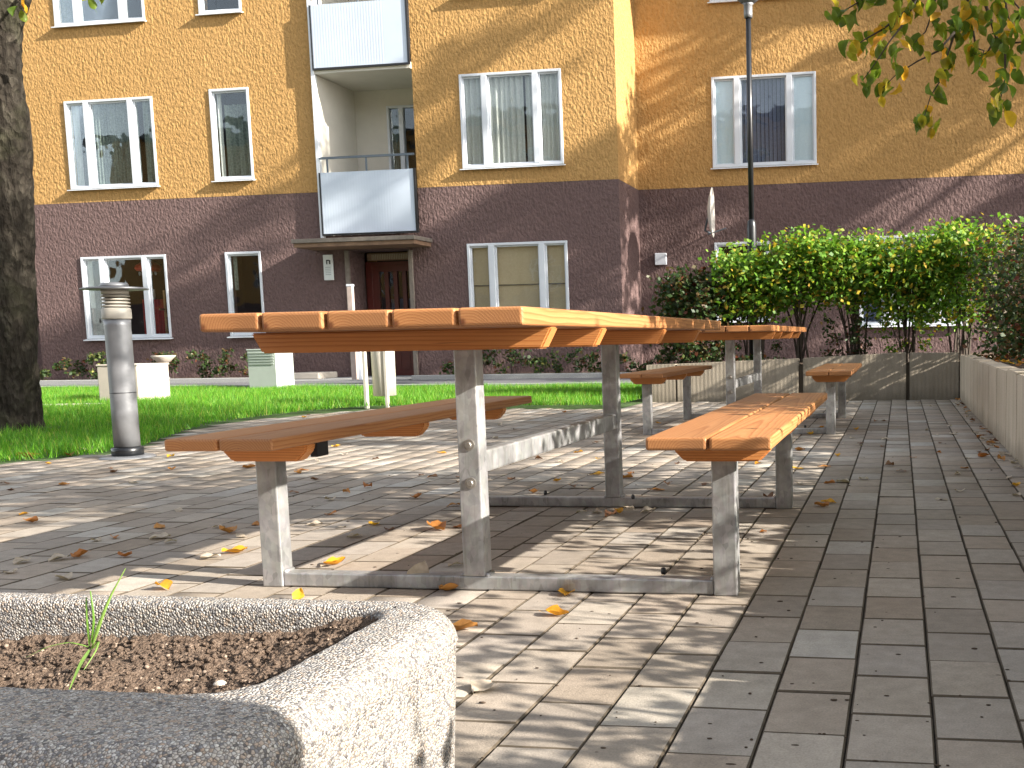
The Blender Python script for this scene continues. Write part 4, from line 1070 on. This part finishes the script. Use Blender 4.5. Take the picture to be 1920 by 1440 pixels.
special = [(440, 1037, 'y', 'bright yellow leaf lying left of the near table\'s left leg', 1.2), (395, 1047, 'p', 'pale leaf tucked against the bright yellow leaf left of the near table', 1.1),
 (628, 1060, 'y', 'bright yellow leaf just behind the near base bar of the near table', 1.1), (305, 1104, 'y', 'yellow leaf just beyond the planter rim', .9),
 (563, 1124, 'y', 'small yellow leaf standing on edge between planter and near table', .6), (1062, 1115, 'y', 'orange-yellow leaf against the base bar right of the middle leg', .9),
 (1045, 1155, 'y', 'yellow leaf on the sunlit paving in front of the base bar', .9), (790, 1100, 'p', 'large pale leaf leaning on the base bar of the near table', 1.25),
 (845, 1108, 'o', 'tan leaf beside the large pale leaf at the base bar', 1.0), (862, 1183, 'o', 'orange-tan leaf beside the far right corner of the planter', 1.1),
 (905, 1294, 'p', 'pale leaf on the paving right of the planter', 1.0), (612, 1063, 'p', 'curled pale leaf next to the yellow leaf behind the base bar', .6),
 (820, 993, 'o', 'brown-orange leaf under the near table left of its middle leg', 1.3), (430, 1000, 'o', 'orange-brown leaf in the shade left of the near table', 1.2),
 (300, 990, 'o', 'orange leaf in the shade left of the near table, by pale ones', 1.1), (780, 935, 'o', 'orange leaf under the near table behind the left bench leg', 1.0),
 (1160, 963, 'y', 'yellow-brown leaf in front of the far base bar of the near table', .9), (1120, 962, 'p', 'pale leaf in front of the far base bar of the near table', 1.0),
 (996, 946, 'b', 'curled brown leaf by the far base bar of the near table', .9), (770, 1081, 'b', 'small dark leaf beside the left part of the base bar', .6),
 (1553, 943, 'y', 'yellow leaf on the grey paving right of the right bench', .8), (1845, 857, 'o', 'rust-orange leaf near the right retaining wall', 1.1),
 (1432, 998, 'o', 'orange leaf on the paving just right of the bench leg', .7), (52, 858, 'o', 'orange leaf on the lawn edge at the left', 1.6),
 (170, 845, 'p', 'pale brown leaf on the lawn edge left of the bollard', 1.3), (130, 855, 'o', 'brown leaf at the lawn edge near the tree', 1.4)]
for px, py, k, lb, sc in special:
    o = fallen(px, py, k, lb, sc)
    if 'leaning' in lb or 'on edge' in lb:
        o.rotation_euler = (1.05, .25, .15); o.location.z += .030 if 'leaning' in lb else .012; o.location.y -= .004
LB = {'y': 'small yellow leaf scattered on the grey paving', 'o': 'small orange-brown leaf scattered on the grey paving', 'b': 'small dark brown leaf scattered on the grey paving', 'p': 'small pale dry leaf scattered on the grey paving'}
manual = [(40, 1056, 'p'), (110, 1050, 'p'), (20, 1075, 'p'), (118, 1086, 'p'), (150, 1045, 'o'), (235, 1045, 'o'), (215, 1010, 'o'), (180, 1015, 'p'), (300, 1010, 'p'), (320, 1018, 'p'), (335, 958, 'p'),
 (120, 910, 'o'), (20, 920, 'b'), (45, 965, 'y'), (60, 980, 'o'), (410, 990, 'p'), (455, 1008, 'p'), (480, 985, 'o'), (590, 985, 'p'), (640, 990, 'p'), (620, 965, 'o'), (665, 1008, 'p'), (700, 985, 'y'), (730, 995, 'b'),
 (650, 925, 'o'), (620, 938, 'p'), (550, 925, 'b'), (690, 915, 'o'), (590, 900, 'b'), (560, 888, 'o'), (850, 950, 'o'), (860, 990, 'o'), (880, 1020, 'b'), (855, 1062, 'p'), (630, 838, 'y'), (828, 850, 'y'), (705, 862, 'b'),
 (1090, 962, 'p'), (1145, 970, 'b'), (1180, 955, 'p'), (1215, 960, 'p'), (1040, 940, 'o'), (1000, 925, 'o'), (1110, 918, 'o'), (1075, 915, 'b'), (1035, 945, 'b'),
 (1440, 936, 'b'), (1500, 908, 'p'), (1580, 905, 'p'), (1570, 856, 'y'), (1545, 876, 'o'), (1495, 880, 'y'), (1610, 836, 'p'), (1655, 838, 'b'), (1660, 825, 'p'), (1795, 890, 'p'), (1800, 922, 'p'), (1765, 938, 'p'), (1905, 912, 'y'), (1905, 930, 'p'),
 (1900, 865, 'p'), (1815, 860, 'p'), (1788, 815, 'p'), (1865, 828, 'p'), (1845, 805, 'o'), (1860, 815, 'b'), (1745, 762, 'p'), (1720, 756, 'p'), (1800, 757, 'p'), (1675, 778, 'p'), (1780, 800, 'p'), (1690, 885, 'b'), (1620, 900, 'p'), (1540, 950, 'o'),
 (1230, 920, 'o'), (1420, 870, 'y'), (1480, 862, 'o'), (1460, 820, 'y'), (1520, 815, 'y'), (1500, 845, 'o'), (1270, 870, 'b'), (1220, 835, 'o'), (960, 870, 'p'), (1010, 862, 'b')]
for px, py, k in manual: fallen(px, py, k, LB[k], rng.uniform(.6, 1.0))
n_ = 0
while n_ < 95:
    px, py = rng.uniform(0, 1900), 760+150*rng.random()**1.2
    P = atG(px, py)
    if P.x > 0.55 or P.y > 10.9 or inside(P.x, P.y, lawn_poly): continue
    if 1650 < px and py > 900: continue
    k = rng.choice('yoobbppp'); fallen(px, py, k, LB[k], rng.uniform(.5, .95)); n_ += 1
# leaves gathered against the right wall and on its bed
for q in range(46):
    y = rng.uniform(4.6, 10.9); x = 0.59-abs(rng.gauss(0, .05))-.02; k = rng.choice('obbpp')
    o = inst(rng.choice(LM[k]), 'fallen_leaf', None, (x, y, .002), (rng.uniform(-.3, .3), rng.uniform(-.3, .3), rng.uniform(0, 6)), (rng.uniform(.4, .9),)*3)
    tag(o, 'small withered leaf gathered along the foot of the right retaining wall', 'leaf', 'fallen leaves on the courtyard')
for q in range(40):
    y = rng.uniform(4.6, 11); x = 0.74+abs(rng.gauss(0, .18)); k = rng.choice('yoobp')
    o = inst(rng.choice(LM[k]), 'fallen_leaf', None, (x, y, .43), (rng.uniform(-.5, .5), rng.uniform(-.5, .5), rng.uniform(0, 6)), (rng.uniform(.6, 1.1),)*3)
    tag(o, 'withered leaf lying on the raised bed above the right retaining wall', 'leaf', 'fallen leaves on the courtyard')

# tiny twigs and seed specks on the paving
Vs, Fs = [], []
for q in range(230):
    px, py = rng.uniform(500, 1920), rng.uniform(780, 1440); P = atG(px, py)
    if P.x > .55: continue
    s = rng.uniform(.0012, .0035)
    Vs.append(IV*s*np.array([rng.uniform(1, 3), 1, .6])+np.array([P.x, P.y, s*.4])); Fs.append(IF+len(IV)*(len(Vs)-1))
tag(npmesh('paving_debris', np.concatenate(Vs), np.concatenate(Fs), plain('debris', (0.06, .04, .025), .9)), 'tiny dark seeds and crumbs scattered over the paving', 'debris', kind='stuff')

# ================================================================== VEGETATION
def leaf_cloud(name, centers, size, mat, parent, flat=0.0, origin=(0, 0, 0), up_bias=0.3):
    """one diamond-folded leaf (2 quads) per centre"""
    C = np.asarray(centers, float); n = len(C)
    s = size*nrng.uniform(.65, 1.25, (n, 1))
    u = nrng.normal(size=(n, 3)); u[:, 2] *= .7; u /= np.linalg.norm(u, axis=1, keepdims=True)
    w = nrng.normal(size=(n, 3)); w[:, 2] += up_bias; v = np.cross(u, w); v /= np.linalg.norm(v, axis=1, keepdims=True)
    nn = np.cross(u, v)
    base = C-u*s*.5; tip = C+u*s*.5; mid = C+nn*s*.06
    l = C+v*s*.33-nn*s*.05+u*s*(-.06); r = C-v*s*.33-nn*s*.05+u*s*(-.06)
    V = np.stack([base, r, tip, l, ], 1).reshape(-1, 3)-np.array(origin)
    F = np.arange(n*4).reshape(-1, 4)
    return npmesh(name, V, F, mat, parent)
def shrub(name, label, cat, x, y, z, w, d, h, n, ls, mat, stems=6, group=None, bare=0.35, topheavy=True, seed=0):
    r = random.Random(seed+int(x*100)); t = empty(name, (x, y, z)); tag(t, label, cat, group)
    bm = bmesh.new()
    tips = []
    for k in range(stems):
        a = r.uniform(0, 6.28); bx, by = r.uniform(-.12, .12)*w, r.uniform(-.12, .12)*d
        tx, ty = bx+math.cos(a)*w*.42*r.uniform(.3, 1), by+math.sin(a)*d*.4*r.uniform(.3, 1)
        hh = h*r.uniform(.7, .98)
        P = [(bx, by, -.03), (bx+(tx-bx)*.25, by+(ty-by)*.25, hh*.35), (bx+(tx-bx)*.7+r.uniform(-.03, .03), by+(ty-by)*.7, hh*.7), (tx, ty, hh)]
        add_tube(bm, P, [.011*h, .008*h, .006*h, .002], 5)
        tips += P[1:]
        for q in range(2):
            p0 = Vector(P[1]).lerp(Vector(P[2]), r.random()); add_tube(bm, [p0, p0+Vector((r.uniform(-.2, .2)*w, r.uniform(-.2, .2)*d, r.uniform(.1, .35)*h))], [.005*h, .001], 4)
    obj('stem', bm, M_TWIG, t)
    C = []
    nc = max(8, int(n/38))
    cl = []
    for k in range(nc):
        tz = bare+(1-bare)*(r.random()**(.75 if topheavy else 1.0))
        a = r.uniform(0, 6.28); rad = math.sqrt(r.random())
        cl.append((math.cos(a)*rad*w*.5, math.sin(a)*rad*d*.5, tz*h*(1-.10*rad)))
    for k in range(n):
        c = r.choice(cl); sg = .085*(w+h)/2
        C.append((c[0]+r.gauss(0, sg), c[1]+r.gauss(0, sg), min(h*1.06, max(bare*h*.5, c[2]+r.gauss(0, sg*.9)))))
    if name == 'bed_shrub':      # these grow beyond the right edge of the picture
        C = [c for c in C if not (-60 < pix((c[0]+x, c[1]+y, c[2]+z))[0] < 1990)]
    leaf_cloud('foliage', C, ls, mat, t)
    return t
# hedge behind far wall: bushes side by side, bare-stemmed below, clipped top
hx = [(-2.15, .62, .88, .12, 'leftmost, low and rounded'), (-1.55, .62, 1.12, .42, ''), (-1.02, .6, 1.24, .50, ''), (-.45, .62, 1.20, .52, ''), (.12, .62, 1.24, .36, ''), (.66, .62, 1.28, .3, '')]
names = ['leftmost dark green bush of the hedge behind the far wall', 'hedge bush right at the lamp post, bare stems below', 'hedge bush just right of the lamp post with bright leafy top', 'hedge bush in front of the left edge of the half hidden window', 'hedge bush in front of the right pane of the half hidden window', 'hedge bush at the corner of the two retaining walls']
for (x, w, h, bare, _), nm in zip(hx, names):
    y = 12.0; n = 1500 if x > -2 else 1700
    t = shrub('hedge_bush', nm, 'hedge', x-0.02, y-.35, .37, w*1.3, .75, h+.12, int(n*2.8), .062, M_HEDGE if x > -2 else M_HEDGED, 9 if x > -2 else 6, 'hedge bushes behind the far retaining wall', bare, True, 3)
# extra bright crown layer per bush so the clipped top reads as continuous is part of each bush
# lower leafy tufts between the stems
for (x, hh, lb) in ((-.55, .45, 'small green shrub at the foot of the hedge stems, left one'), (.02, .62, 'leafy green clump in front of the half hidden window')):
    shrub('low_shrub', lb, 'shrub', x+.0, 11.5, .37, .55, .4, hh, 420, .05, M_HEDGE if hh > .5 else M_HEDGED, 4, None, .15, True, 5)
# dark hedge along the right bed
for q, (x, y, w, h) in enumerate([(1.22, 10.7, 1.0, 1.26), (1.28, 9.9, 1.0, 1.2), (1.32, 9.0, .9, 1.1), (1.42, 8.2, .9, .95), (1.55, 7.3, .9, .9), (1.7, 6.4, .9, .9)]):
    shrub('dark_bush', ['dark reddish-green bush in the corner of the raised bed', 'dark bush second from the corner on the right bed', 'dark bush third from the corner on the right bed', 'dark bush fourth from the corner on the right bed', 'dark bush fifth from the corner on the right bed', 'dark bush nearest to the camera on the right bed'][q],
          'hedge', x, y, .38, w, .95, h, 3600 if q < 3 else 1600, .055, M_HEDGED, 8, 'dark bushes along the right bed', .05, False, 9+q)
# bright top layer of the corner
shrub('hedge_bush', 'sunlit light green hedge bush standing in front of the dark corner bush', 'hedge', 1.12, 11.3, .38, .9, .6, 1.36, 1100, .055, M_HEDGE, 6, 'hedge bushes behind the far retaining wall', .62, True, 31)
# low plants on the left end of far bed
for q, (x, y, h) in enumerate([(-2.42, 11.5, .17), (-2.12, 11.4, .24), (-1.78, 11.45, .22), (-1.42, 11.5, .24)]):
    shrub('low_plant', ['tiny dark plant at the left end of the far raised bed', 'second low dark plant from the left on the far raised bed', 'third low dark plant from the left on the far raised bed', 'low dark plant below the lamp post on the far raised bed'][q], 'plant', x, y, .36, .42, .35, h, 260, .04, M_HEDGED, 3, 'low plants on the far raised bed', .1, False, 40+q)
# plants along the facade
q = 0
fp = [(-16.75, .35, 1), (-16.15, .42, 0), (-15.55, .5, 1), (-15.15, .45, 1), (-13.9, .5, 2), (-13.3, .55, 0), (-12.8, .62, 0), (-12.2, .5, 0), (-8.05, .35, 0), (-7.5, .5, 0), (-7.0, .6, 0), (-6.35, .5, 1), (-5.75, .45, 0), (-5.2, .4, 0), (-4.6, .4, 0), (-4.0, .45, 0), (-3.4, .4, 0)]
for (x, h, k) in fp:
    side = 'left of the entrance' if x < -10 else 'right of the entrance'
    shrub('low_plant', 'low %s plant in the house wall bed, %s' % (['dark green', 'pale yellowish', 'small brownish'][k], ['leftmost, beside the tree trunk', 'left of the beige block', 'behind the bollard', 'right behind the beige block', 'between urn and beige block', 'below the narrow window', 'before the cabinet', 'nearest to the cabinet', 'first right of the entrance', 'second right of the entrance', 'third right of the entrance', 'fourth right of the entrance', 'fifth right of the entrance', 'at the corner of the wing', 'first along the set-back wing', 'second along the set-back wing', 'third along the set-back wing'][q]), 'plant', x, 18.75+rng.uniform(-.3, .2), .06, .62, .5, h, 260, .075, [M_HEDGED, M_LOW, M_HEDGED][k], 4, 'low plants in the bed at the house wall %s' % side, .08, False, 60+q); q += 1
fl = empty('flower_urn', (-13.75, 18.35, .07)); tag(fl, 'small pale pedestal bowl among the plants by the house wall', 'urn')
lathe('bowl', [(.05, .30), (.12, .34), (.20, .42), (.22, .45), (.20, .455)], M_CBOX, fl, 16); lathe('pedestal', [(.09, 0), (.09, .04), (.045, .06), (.045, .299)], M_GREYPOLE, fl, 14)

# ---- tree at left
def make_left_tree():
    t = empty('tree', (-7.14, 7.7, 0)); tag(t, 'old tree with a thick rough trunk at the left edge of the lawn', 'tree')
    # centre line from the right silhouette of the trunk
    rp = [(64, 812, .29), (58, 760, .24), (56, 640, .215), (52, 500, .20), (47, 300, .195), (46, 240, .205), (36, 150, .175), (28, 90, .17), (30, 0, .18)]
    pts, rad = [], []
    for px, py, r in rp:
        P = atY(px, py, 7.7); pts.append((P.x-r+7.14, 0, P.z)); rad.append(r)
    pts.insert(0, (pts[0][0]-.0, 0, -.1)); rad.insert(0, .34)
    pts += [(pts[-1][0]-.1, .05, pts[-1][2]+.8), (pts[-1][0]-.4, .2, pts[-1][2]+2.2)]; rad += [.16, .10]
    bm = bmesh.new()
    # refine
    P2, R2 = [], []
    for i in range(len(pts)-1):
        for s in range(14):
            P2.append(Vector(pts[i]).lerp(Vector(pts[i+1]), s/14)); R2.append(rad[i]+(rad[i+1]-rad[i])*s/14)
    P2.append(Vector(pts[-1])); R2.append(rad[-1])
    add_tube(bm, P2, R2, 72)
    for v in bm.verts:
        n_ = mn.noise(Vector((v.co.x*7, v.co.y*7, v.co.z*1.6)))*.03+mn.noise(v.co*14)*.016-.022*max(0, .35-abs(mn.noise(Vector((v.co.x*13, v.co.y*13, v.co.z*3)))))
        c = Vector((v.co.x, v.co.y, 0)); c -= Vector((-.1, 0, 0)); v.co += c.normalized()*n_
    obj('trunk', bm, M_BARK, t, True)
    bm = bmesh.new(); top = Vector(pts[-3]); tips = []
    r = random.Random(5)
    fork = atY(28, 60, 7.7)-Vector((-7.14, 7.7, 0)); 
    add_tube(bm, [fork-Vector((.15, 0, .15)), fork+Vector((.0, .1, .35)), fork+Vector((.5, .3, 1.4)), fork+Vector((1.2, .2, 2.6))], [.10, .085, .06, .03], 12, .1)
    for k in range(16):
        a = r.uniform(0, 6.28); s = top+Vector((0, 0, r.uniform(.2, 2.6))); e = s+Vector((math.cos(a)*r.uniform(1.2, 3), math.sin(a)*r.uniform(1.2, 3), r.uniform(.8, 2.4)))
        m = s.lerp(e, .5)+Vector((0, 0, .3)); add_tube(bm, [s, m, e], [.06, .04, .012], 6); tips += [m, e]
    obj('branch', bm, M_BARK, t, True)
    C = []
    for k in range(9000):
        c = r.choice(tips); p = (c.x+r.gauss(0, .55), c.y+r.gauss(0, .55), c.z+r.gauss(0, .45))
        if p[2] > 4.3: C.append(p)
    o = leaf_cloud('crown', C, .11, M_TREELEAF2, t); tag(o, kind='stuff')
    # the few low leaves that dip into the picture
    for (px, py) in ((40, 8), (52, 14), (44, 30), (30, 22), (160, -4), (172, 6), (182, -2)):
        P = atY(px, py, 7.4); me = HL[rng.randrange(len(HL))]
        k = inst(me, 'leaf', t, P-Vector((-7.14, 7.7, 0)), (rng.uniform(1, 2.2), rng.uniform(-.6, .6), rng.uniform(0, 6)), (1.2,)*3)
    bm = bmesh.new(); a = fork+Vector((.0, .1, .3)); bpts = [atY(x, y, 7.4)-Vector((-7.14, 7.7, 0)) for x, y in ((120, -60), (150, -20), (175, -4))]
    add_tube(bm, [a+Vector((.1, 0, .1))]+bpts, [.02, .008, .005, .002], 5); bp2 = [atY(x, y, 7.4)-Vector((-7.14, 7.7, 0)) for x, y in ((26, -10), (45, 16))]
    add_tube(bm, bp2, [.006, .002], 5); obj('twig', bm, M_TWIG, t)
    return t
HL = [leaf_mesh('hanging_leaf_mesh', .075, .024, rng.uniform(-.5, .7), rng.uniform(.1, .5), M_TREELEAF, 50+s, 7, jag=.05) for s in range(6)]
make_left_tree()

# ---- tree at right whose twigs hang into the picture
def hanging_tree():
    base = Vector((3.1, 5.5, .4)); t = empty('tree', base); tag(t, 'tree at the right whose yellow and green leafy twigs hang into the top right corner', 'tree')
    r = random.Random(12)
    bm = bmesh.new(); add_tube(bm, [(0, 0, -.1), (.03, .02, 1.2), (-.05, 0, 2.4), (0.1, 0, 4.2), (.15, .1, 6.2)], [.15, .12, .11, .08, .03], 14, .06); obj('trunk', bm, M_BARK, t, True)
    # limb reaching left above the picture
    bm = bmesh.new()
    hub = atY(1860, -120, 6.0)-base
    add_tube(bm, [(-.05, 0, 2.2), (-.6, -.2, 2.75), hub*.6+Vector((-.25, -.2, 1.0)), hub], [.07, .05, .035, .02], 8)
    twigs = [[(1860, -120), (1845, 0), (1868, 70), (1885, 95), (1884, 150), (1876, 185), (1862, 205)],
             [(1860, -120), (1815, 0), (1790, 60), (1778, 100), (1770, 140), (1745, 180), (1728, 235)],
             [(1845, -100), (1740, -40), (1700, 20), (1655, 55), (1620, 75), (1595, 92)],
             [(1740, -40), (1690, 50), (1670, 75), (1640, 120), (1618, 150)],
             [(1790, 60), (1760, 95), (1720, 115), (1680, 140), (1655, 165)],
             [(1815, 0), (1830, 90), (1845, 95), (1838, 120)],
             [(1868, 70), (1850, 100), (1835, 105)], [(1845, -60), (1880, -20), (1915, 20), (1930, 60)],
             [(1885, 80), (1905, 80), (1925, 78)], [(1700, -30), (1640, -15), (1600, 10), (1568, 28)],
             [(1760, -40), (1750, 20), (1735, 60), (1715, 80)], [(1880, -20), (1890, 30), (1900, 60)]]
    nodes = []
    for ti, tw in enumerate(twigs):
        yy = 6.0+r.uniform(-.22, .22) if ti else 6.0
        P = [atY(x, y, yy)-base for x, y in tw]; m = len(P)
        add_tube(bm, P, [max(.0022, .011*(1-i/m)*(.7 if ti > 2 else 1)) for i in range(m)], 6)
        for i in range(m-1):
            seg = (P[i+1]-P[i]).length; k = max(1, int(seg/.042))
            for s in range(k):
                nodes.append((P[i].lerp(P[i+1], (s+r.random())/k), (P[i+1]-P[i]).normalized()))
        nodes.append((P[-1], (P[-1]-P[-2]).normalized())); nodes.append((P[-1], (P[-1]-P[-2]).normalized()))
    br = obj('branch', bm, M_TWIG, t, True)
    cnt = 0
    for q in range(3):
        for p, d in nodes:
            if cnt >= 285: break
            off = Vector((r.gauss(0, .035), r.gauss(0, .045), r.gauss(-.02, .03)))
            pp = p+off; pc = pix(pp+base)
            if not (1540 < pc[0] < 1990 and -60 < pc[1] < 300): continue
            if r.random() < .12: continue
            # hang downwards: leaf y axis towards -z mostly
            dirv = Vector((r.gauss(0, .5), r.gauss(0, .5), -1)).normalized(); qn = dirv.to_track_quat('Y', 'Z')
            e = (qn @ Matrix.Rotation(r.uniform(0, 6.28), 3, 'Y').to_quaternion()).to_euler()
            s = r.uniform(.8, 1.4); inst(HL[r.randrange(6)], 'leaf', br, pp, e, (s, s, s)); cnt += 1
    tips = []
    bm = bmesh.new()
    for k in range(34):
        a = r.uniform(0, 6.28); s = Vector((0, 0, r.uniform(2.6, 4.9))); e = s+Vector((math.cos(a)*r.uniform(.8, 2.2), math.sin(a)*r.uniform(.8, 2.2), r.uniform(.3, 1.5)))
        if e.x < -1.6 and e.z < 3.8: continue
        add_tube(bm, [s, s.lerp(e, .5)+Vector((0, 0, .2)), e], [.035, .02, .008], 5); tips += [s.lerp(e, .6), e]
    obj('limb', bm, M_BARK, t, True)
    C = []
    for k in range(11000):
        c = r.choice(tips); p = Vector((c.x+r.gauss(0, .42), c.y+r.gauss(0, .5), c.z+r.gauss(0, .38)))
        pc = pix(p+base)
        if (-50 < pc[0] < 1970 and pc[1] > -60) or p.z < 3.7: continue
        C.append(p)
    o = leaf_cloud('crown', C, .085, M_TREELEAF2, t); tag(o, kind='stuff')
hanging_tree()

# ---- trees beyond the right edge of the picture: their branches dapple the light
def shade_tree(label, base, hgt, rad, n, ls, seed, zlo=.35, trunk=.2, sig=.55, nt=26):
    base = Vector(base); t = empty('tree', base); tag(t, label, 'tree', None)
    r = random.Random(seed); bm = bmesh.new()
    add_tube(bm, [(0, 0, -.3), (.05, .03, hgt*.35), (-.05, .05, hgt*.7), (0, 0, hgt*.97)], [trunk, trunk*.8, trunk*.5, .03], 10, .05); obj('trunk', bm, M_BARK, t, True)
    bm = bmesh.new(); tips = []
    for k in range(nt):
        a = r.uniform(0, 6.28); zz = hgt*r.uniform(zlo, .9); rr = rad*(.55+.45*r.random())*math.sin(math.pi*min(.95, (zz/hgt-zlo*.6)/(1-zlo*.6)))
        e = Vector((math.cos(a)*rr, math.sin(a)*rr, zz+r.uniform(.2, .12*hgt))); s = Vector((0, 0, zz*.85))
        m = s.lerp(e, .5)+Vector((r.uniform(-.2, .2), r.uniform(-.2, .2), .25)); add_tube(bm, [s, m, e], [trunk*.35, trunk*.2, .015], 6); tips += [m, e, e]
        for q in range(3):
            b_ = m.lerp(e, r.random()); e2 = b_+Vector((r.gauss(0, .5), r.gauss(0, .5), r.uniform(-.3, .6))); add_tube(bm, [b_, e2], [.02, .006], 4); tips.append(e2)
    obj('branch', bm, M_BARK, t, True)
    C = []
    for k in range(n):
        c = r.choice(tips); p = (c.x+r.gauss(0, sig), c.y+r.gauss(0, sig), c.z+r.gauss(0, sig*.7))
        if base.y < 5 and -60 < pix(Vector(p)+base)[0] < 1990 and pix(Vector(p)+base)[1] > -60: continue
        C.append(p)
    o = leaf_cloud('crown', C, ls, M_TREELEAF2, t); tag(o, kind='stuff')
shade_tree('tall tree beyond the right side of the courtyard near the house', (9.5, 15.6, 0), 14.5, 3.6, 7600, .20, 3, .32, .2, .26, 15)
shade_tree('second tall tree, close to the house wall beyond the right side', (12.5, 18.0, 0), 13, 3.2, 4400, .20, 5, .30, .2, .26, 12)
shade_tree('broad tree farther right beyond the courtyard corner', (16.5, 13.8, 0), 14.5, 4.0, 4200, .22, 8, .34, .2, .26, 9)
shade_tree('tree at the right beyond the dark bushes', (8.0, 5.9, .4), 7.5, 2.1, 5200, .13, 21, .35, .14, .42)
# bushes on the right bed, just outside the picture, plus an added shading trunk
def bed_bushes():
    for k, (x, y, w, h, n, bare) in enumerate([(1.25, .95, .7, .85, 150, .2), (1.2, 1.5, .7, 1.0, 520, .15), (1.25, 2.05, .7, .68, 560, .1), (1.2, 2.5, .5, .62, 420, .1), (1.35, 3.68, 1.4, 2.0, 7500, .05), (1.5, 4.5, 1.1, 1.2, 1800, .05), (1.6, 5.4, 1.0, .9, 900, .1)]):
        shrub('bed_shrub', ['loose sparse shrub on the right bed beside the camera', 'second loose shrub on the right bed', 'third loose shrub on the right bed', 'fourth loose shrub on the right bed', 'tall dense bush on the right bed opposite the near table', 'lower dense bush on the right bed behind the tall one', 'low bush on the right bed before the dark hedge'][k],
              'shrub', x, y, .40, w, w, h, n, .05 if n < 700 else .065, M_HEDGE, 5, None, bare, False, 100+k)
bed_bushes()
shade_tree('small round tree on the right bed opposite the near table', (2.3, 3.25, .4), 4.0, 1.35, 4200, .085, 61, .52, .08, .26, 18)
t = empty('tree', (.92, .49, .4)); tag(t, 'slim tree added out of view beside the camera to shade the planter', 'tree')  # unseen tree, added so its trunk shadow falls on the planter front
bm = bmesh.new(); add_tube(bm, [(0, 0, -.1), (.01, 0, .8), (-.01, .02, 1.6), (.02, 0, 2.6), (0, 0, 3.6)], [.105, .10, .095, .06, .02], 14, .05); obj('trunk', bm, M_BARK, t, True)
rr_ = random.Random(3); bm = bmesh.new(); tp = []
for k in range(16):
    a = rr_.uniform(0, 6.28); z = rr_.uniform(1.6, 3.3); e = Vector((math.cos(a)*rr_.uniform(.3, .9), math.sin(a)*rr_.uniform(.3, .9), z+.5))
    add_tube(bm, [(0, 0, z), e*.5+Vector((0, 0, z*.5+.1)), e], [.02, .012, .004], 5); tp += [e, e*.6+Vector((0, 0, z*.4))]
obj('branch', bm, M_BARK, t, True)
o = leaf_cloud('crown', [(c.x+rr_.gauss(0, .16), c.y+rr_.gauss(0, .16), c.z+rr_.gauss(0, .15)) for c in [tp[rr_.randrange(len(tp))] for _ in range(900)]], .06, M_TREELEAF2, t); tag(o, kind='stuff')

# ---- the house across the courtyard, behind the camera (seen only in the window panes)
oh = empty('apartment_building', (-10, -24, 0)); tag(oh, 'ochre apartment house across the courtyard behind the camera', 'building')
def opp(name, x0, x1, y0, y1, z0, z1, mat, par=None):
    bm = bmesh.new(); add_box(bm, x0+10, x1+10, y0+24, y1+24, z0, z1); return obj(name, bm, mat, par or oh)
opp('wall', -50, 24, -34, -24, 3.5, 13.5, M_YEL); opp('wall', -50, 24, -34, -24.01, -.1, 3.495, M_BRN); opp('roof', -51, 25, -35, -23.4, 13.51, 14.2, M_ROOF)
for k in range(12):
    for q in range(4):
        x = -46+k*6; z = .9+q*3.05
        w_ = opp('window', x, x+1.9, -24.02, -23.95, z, z+1.65, M_WFRAME)
        for a in (.08, .72, 1.5):
            opp('pane', x+a, x+a+(.3 if a != .72 else .62), -23.949, -23.94, z+.08, z+1.57, M_DARK, w_)
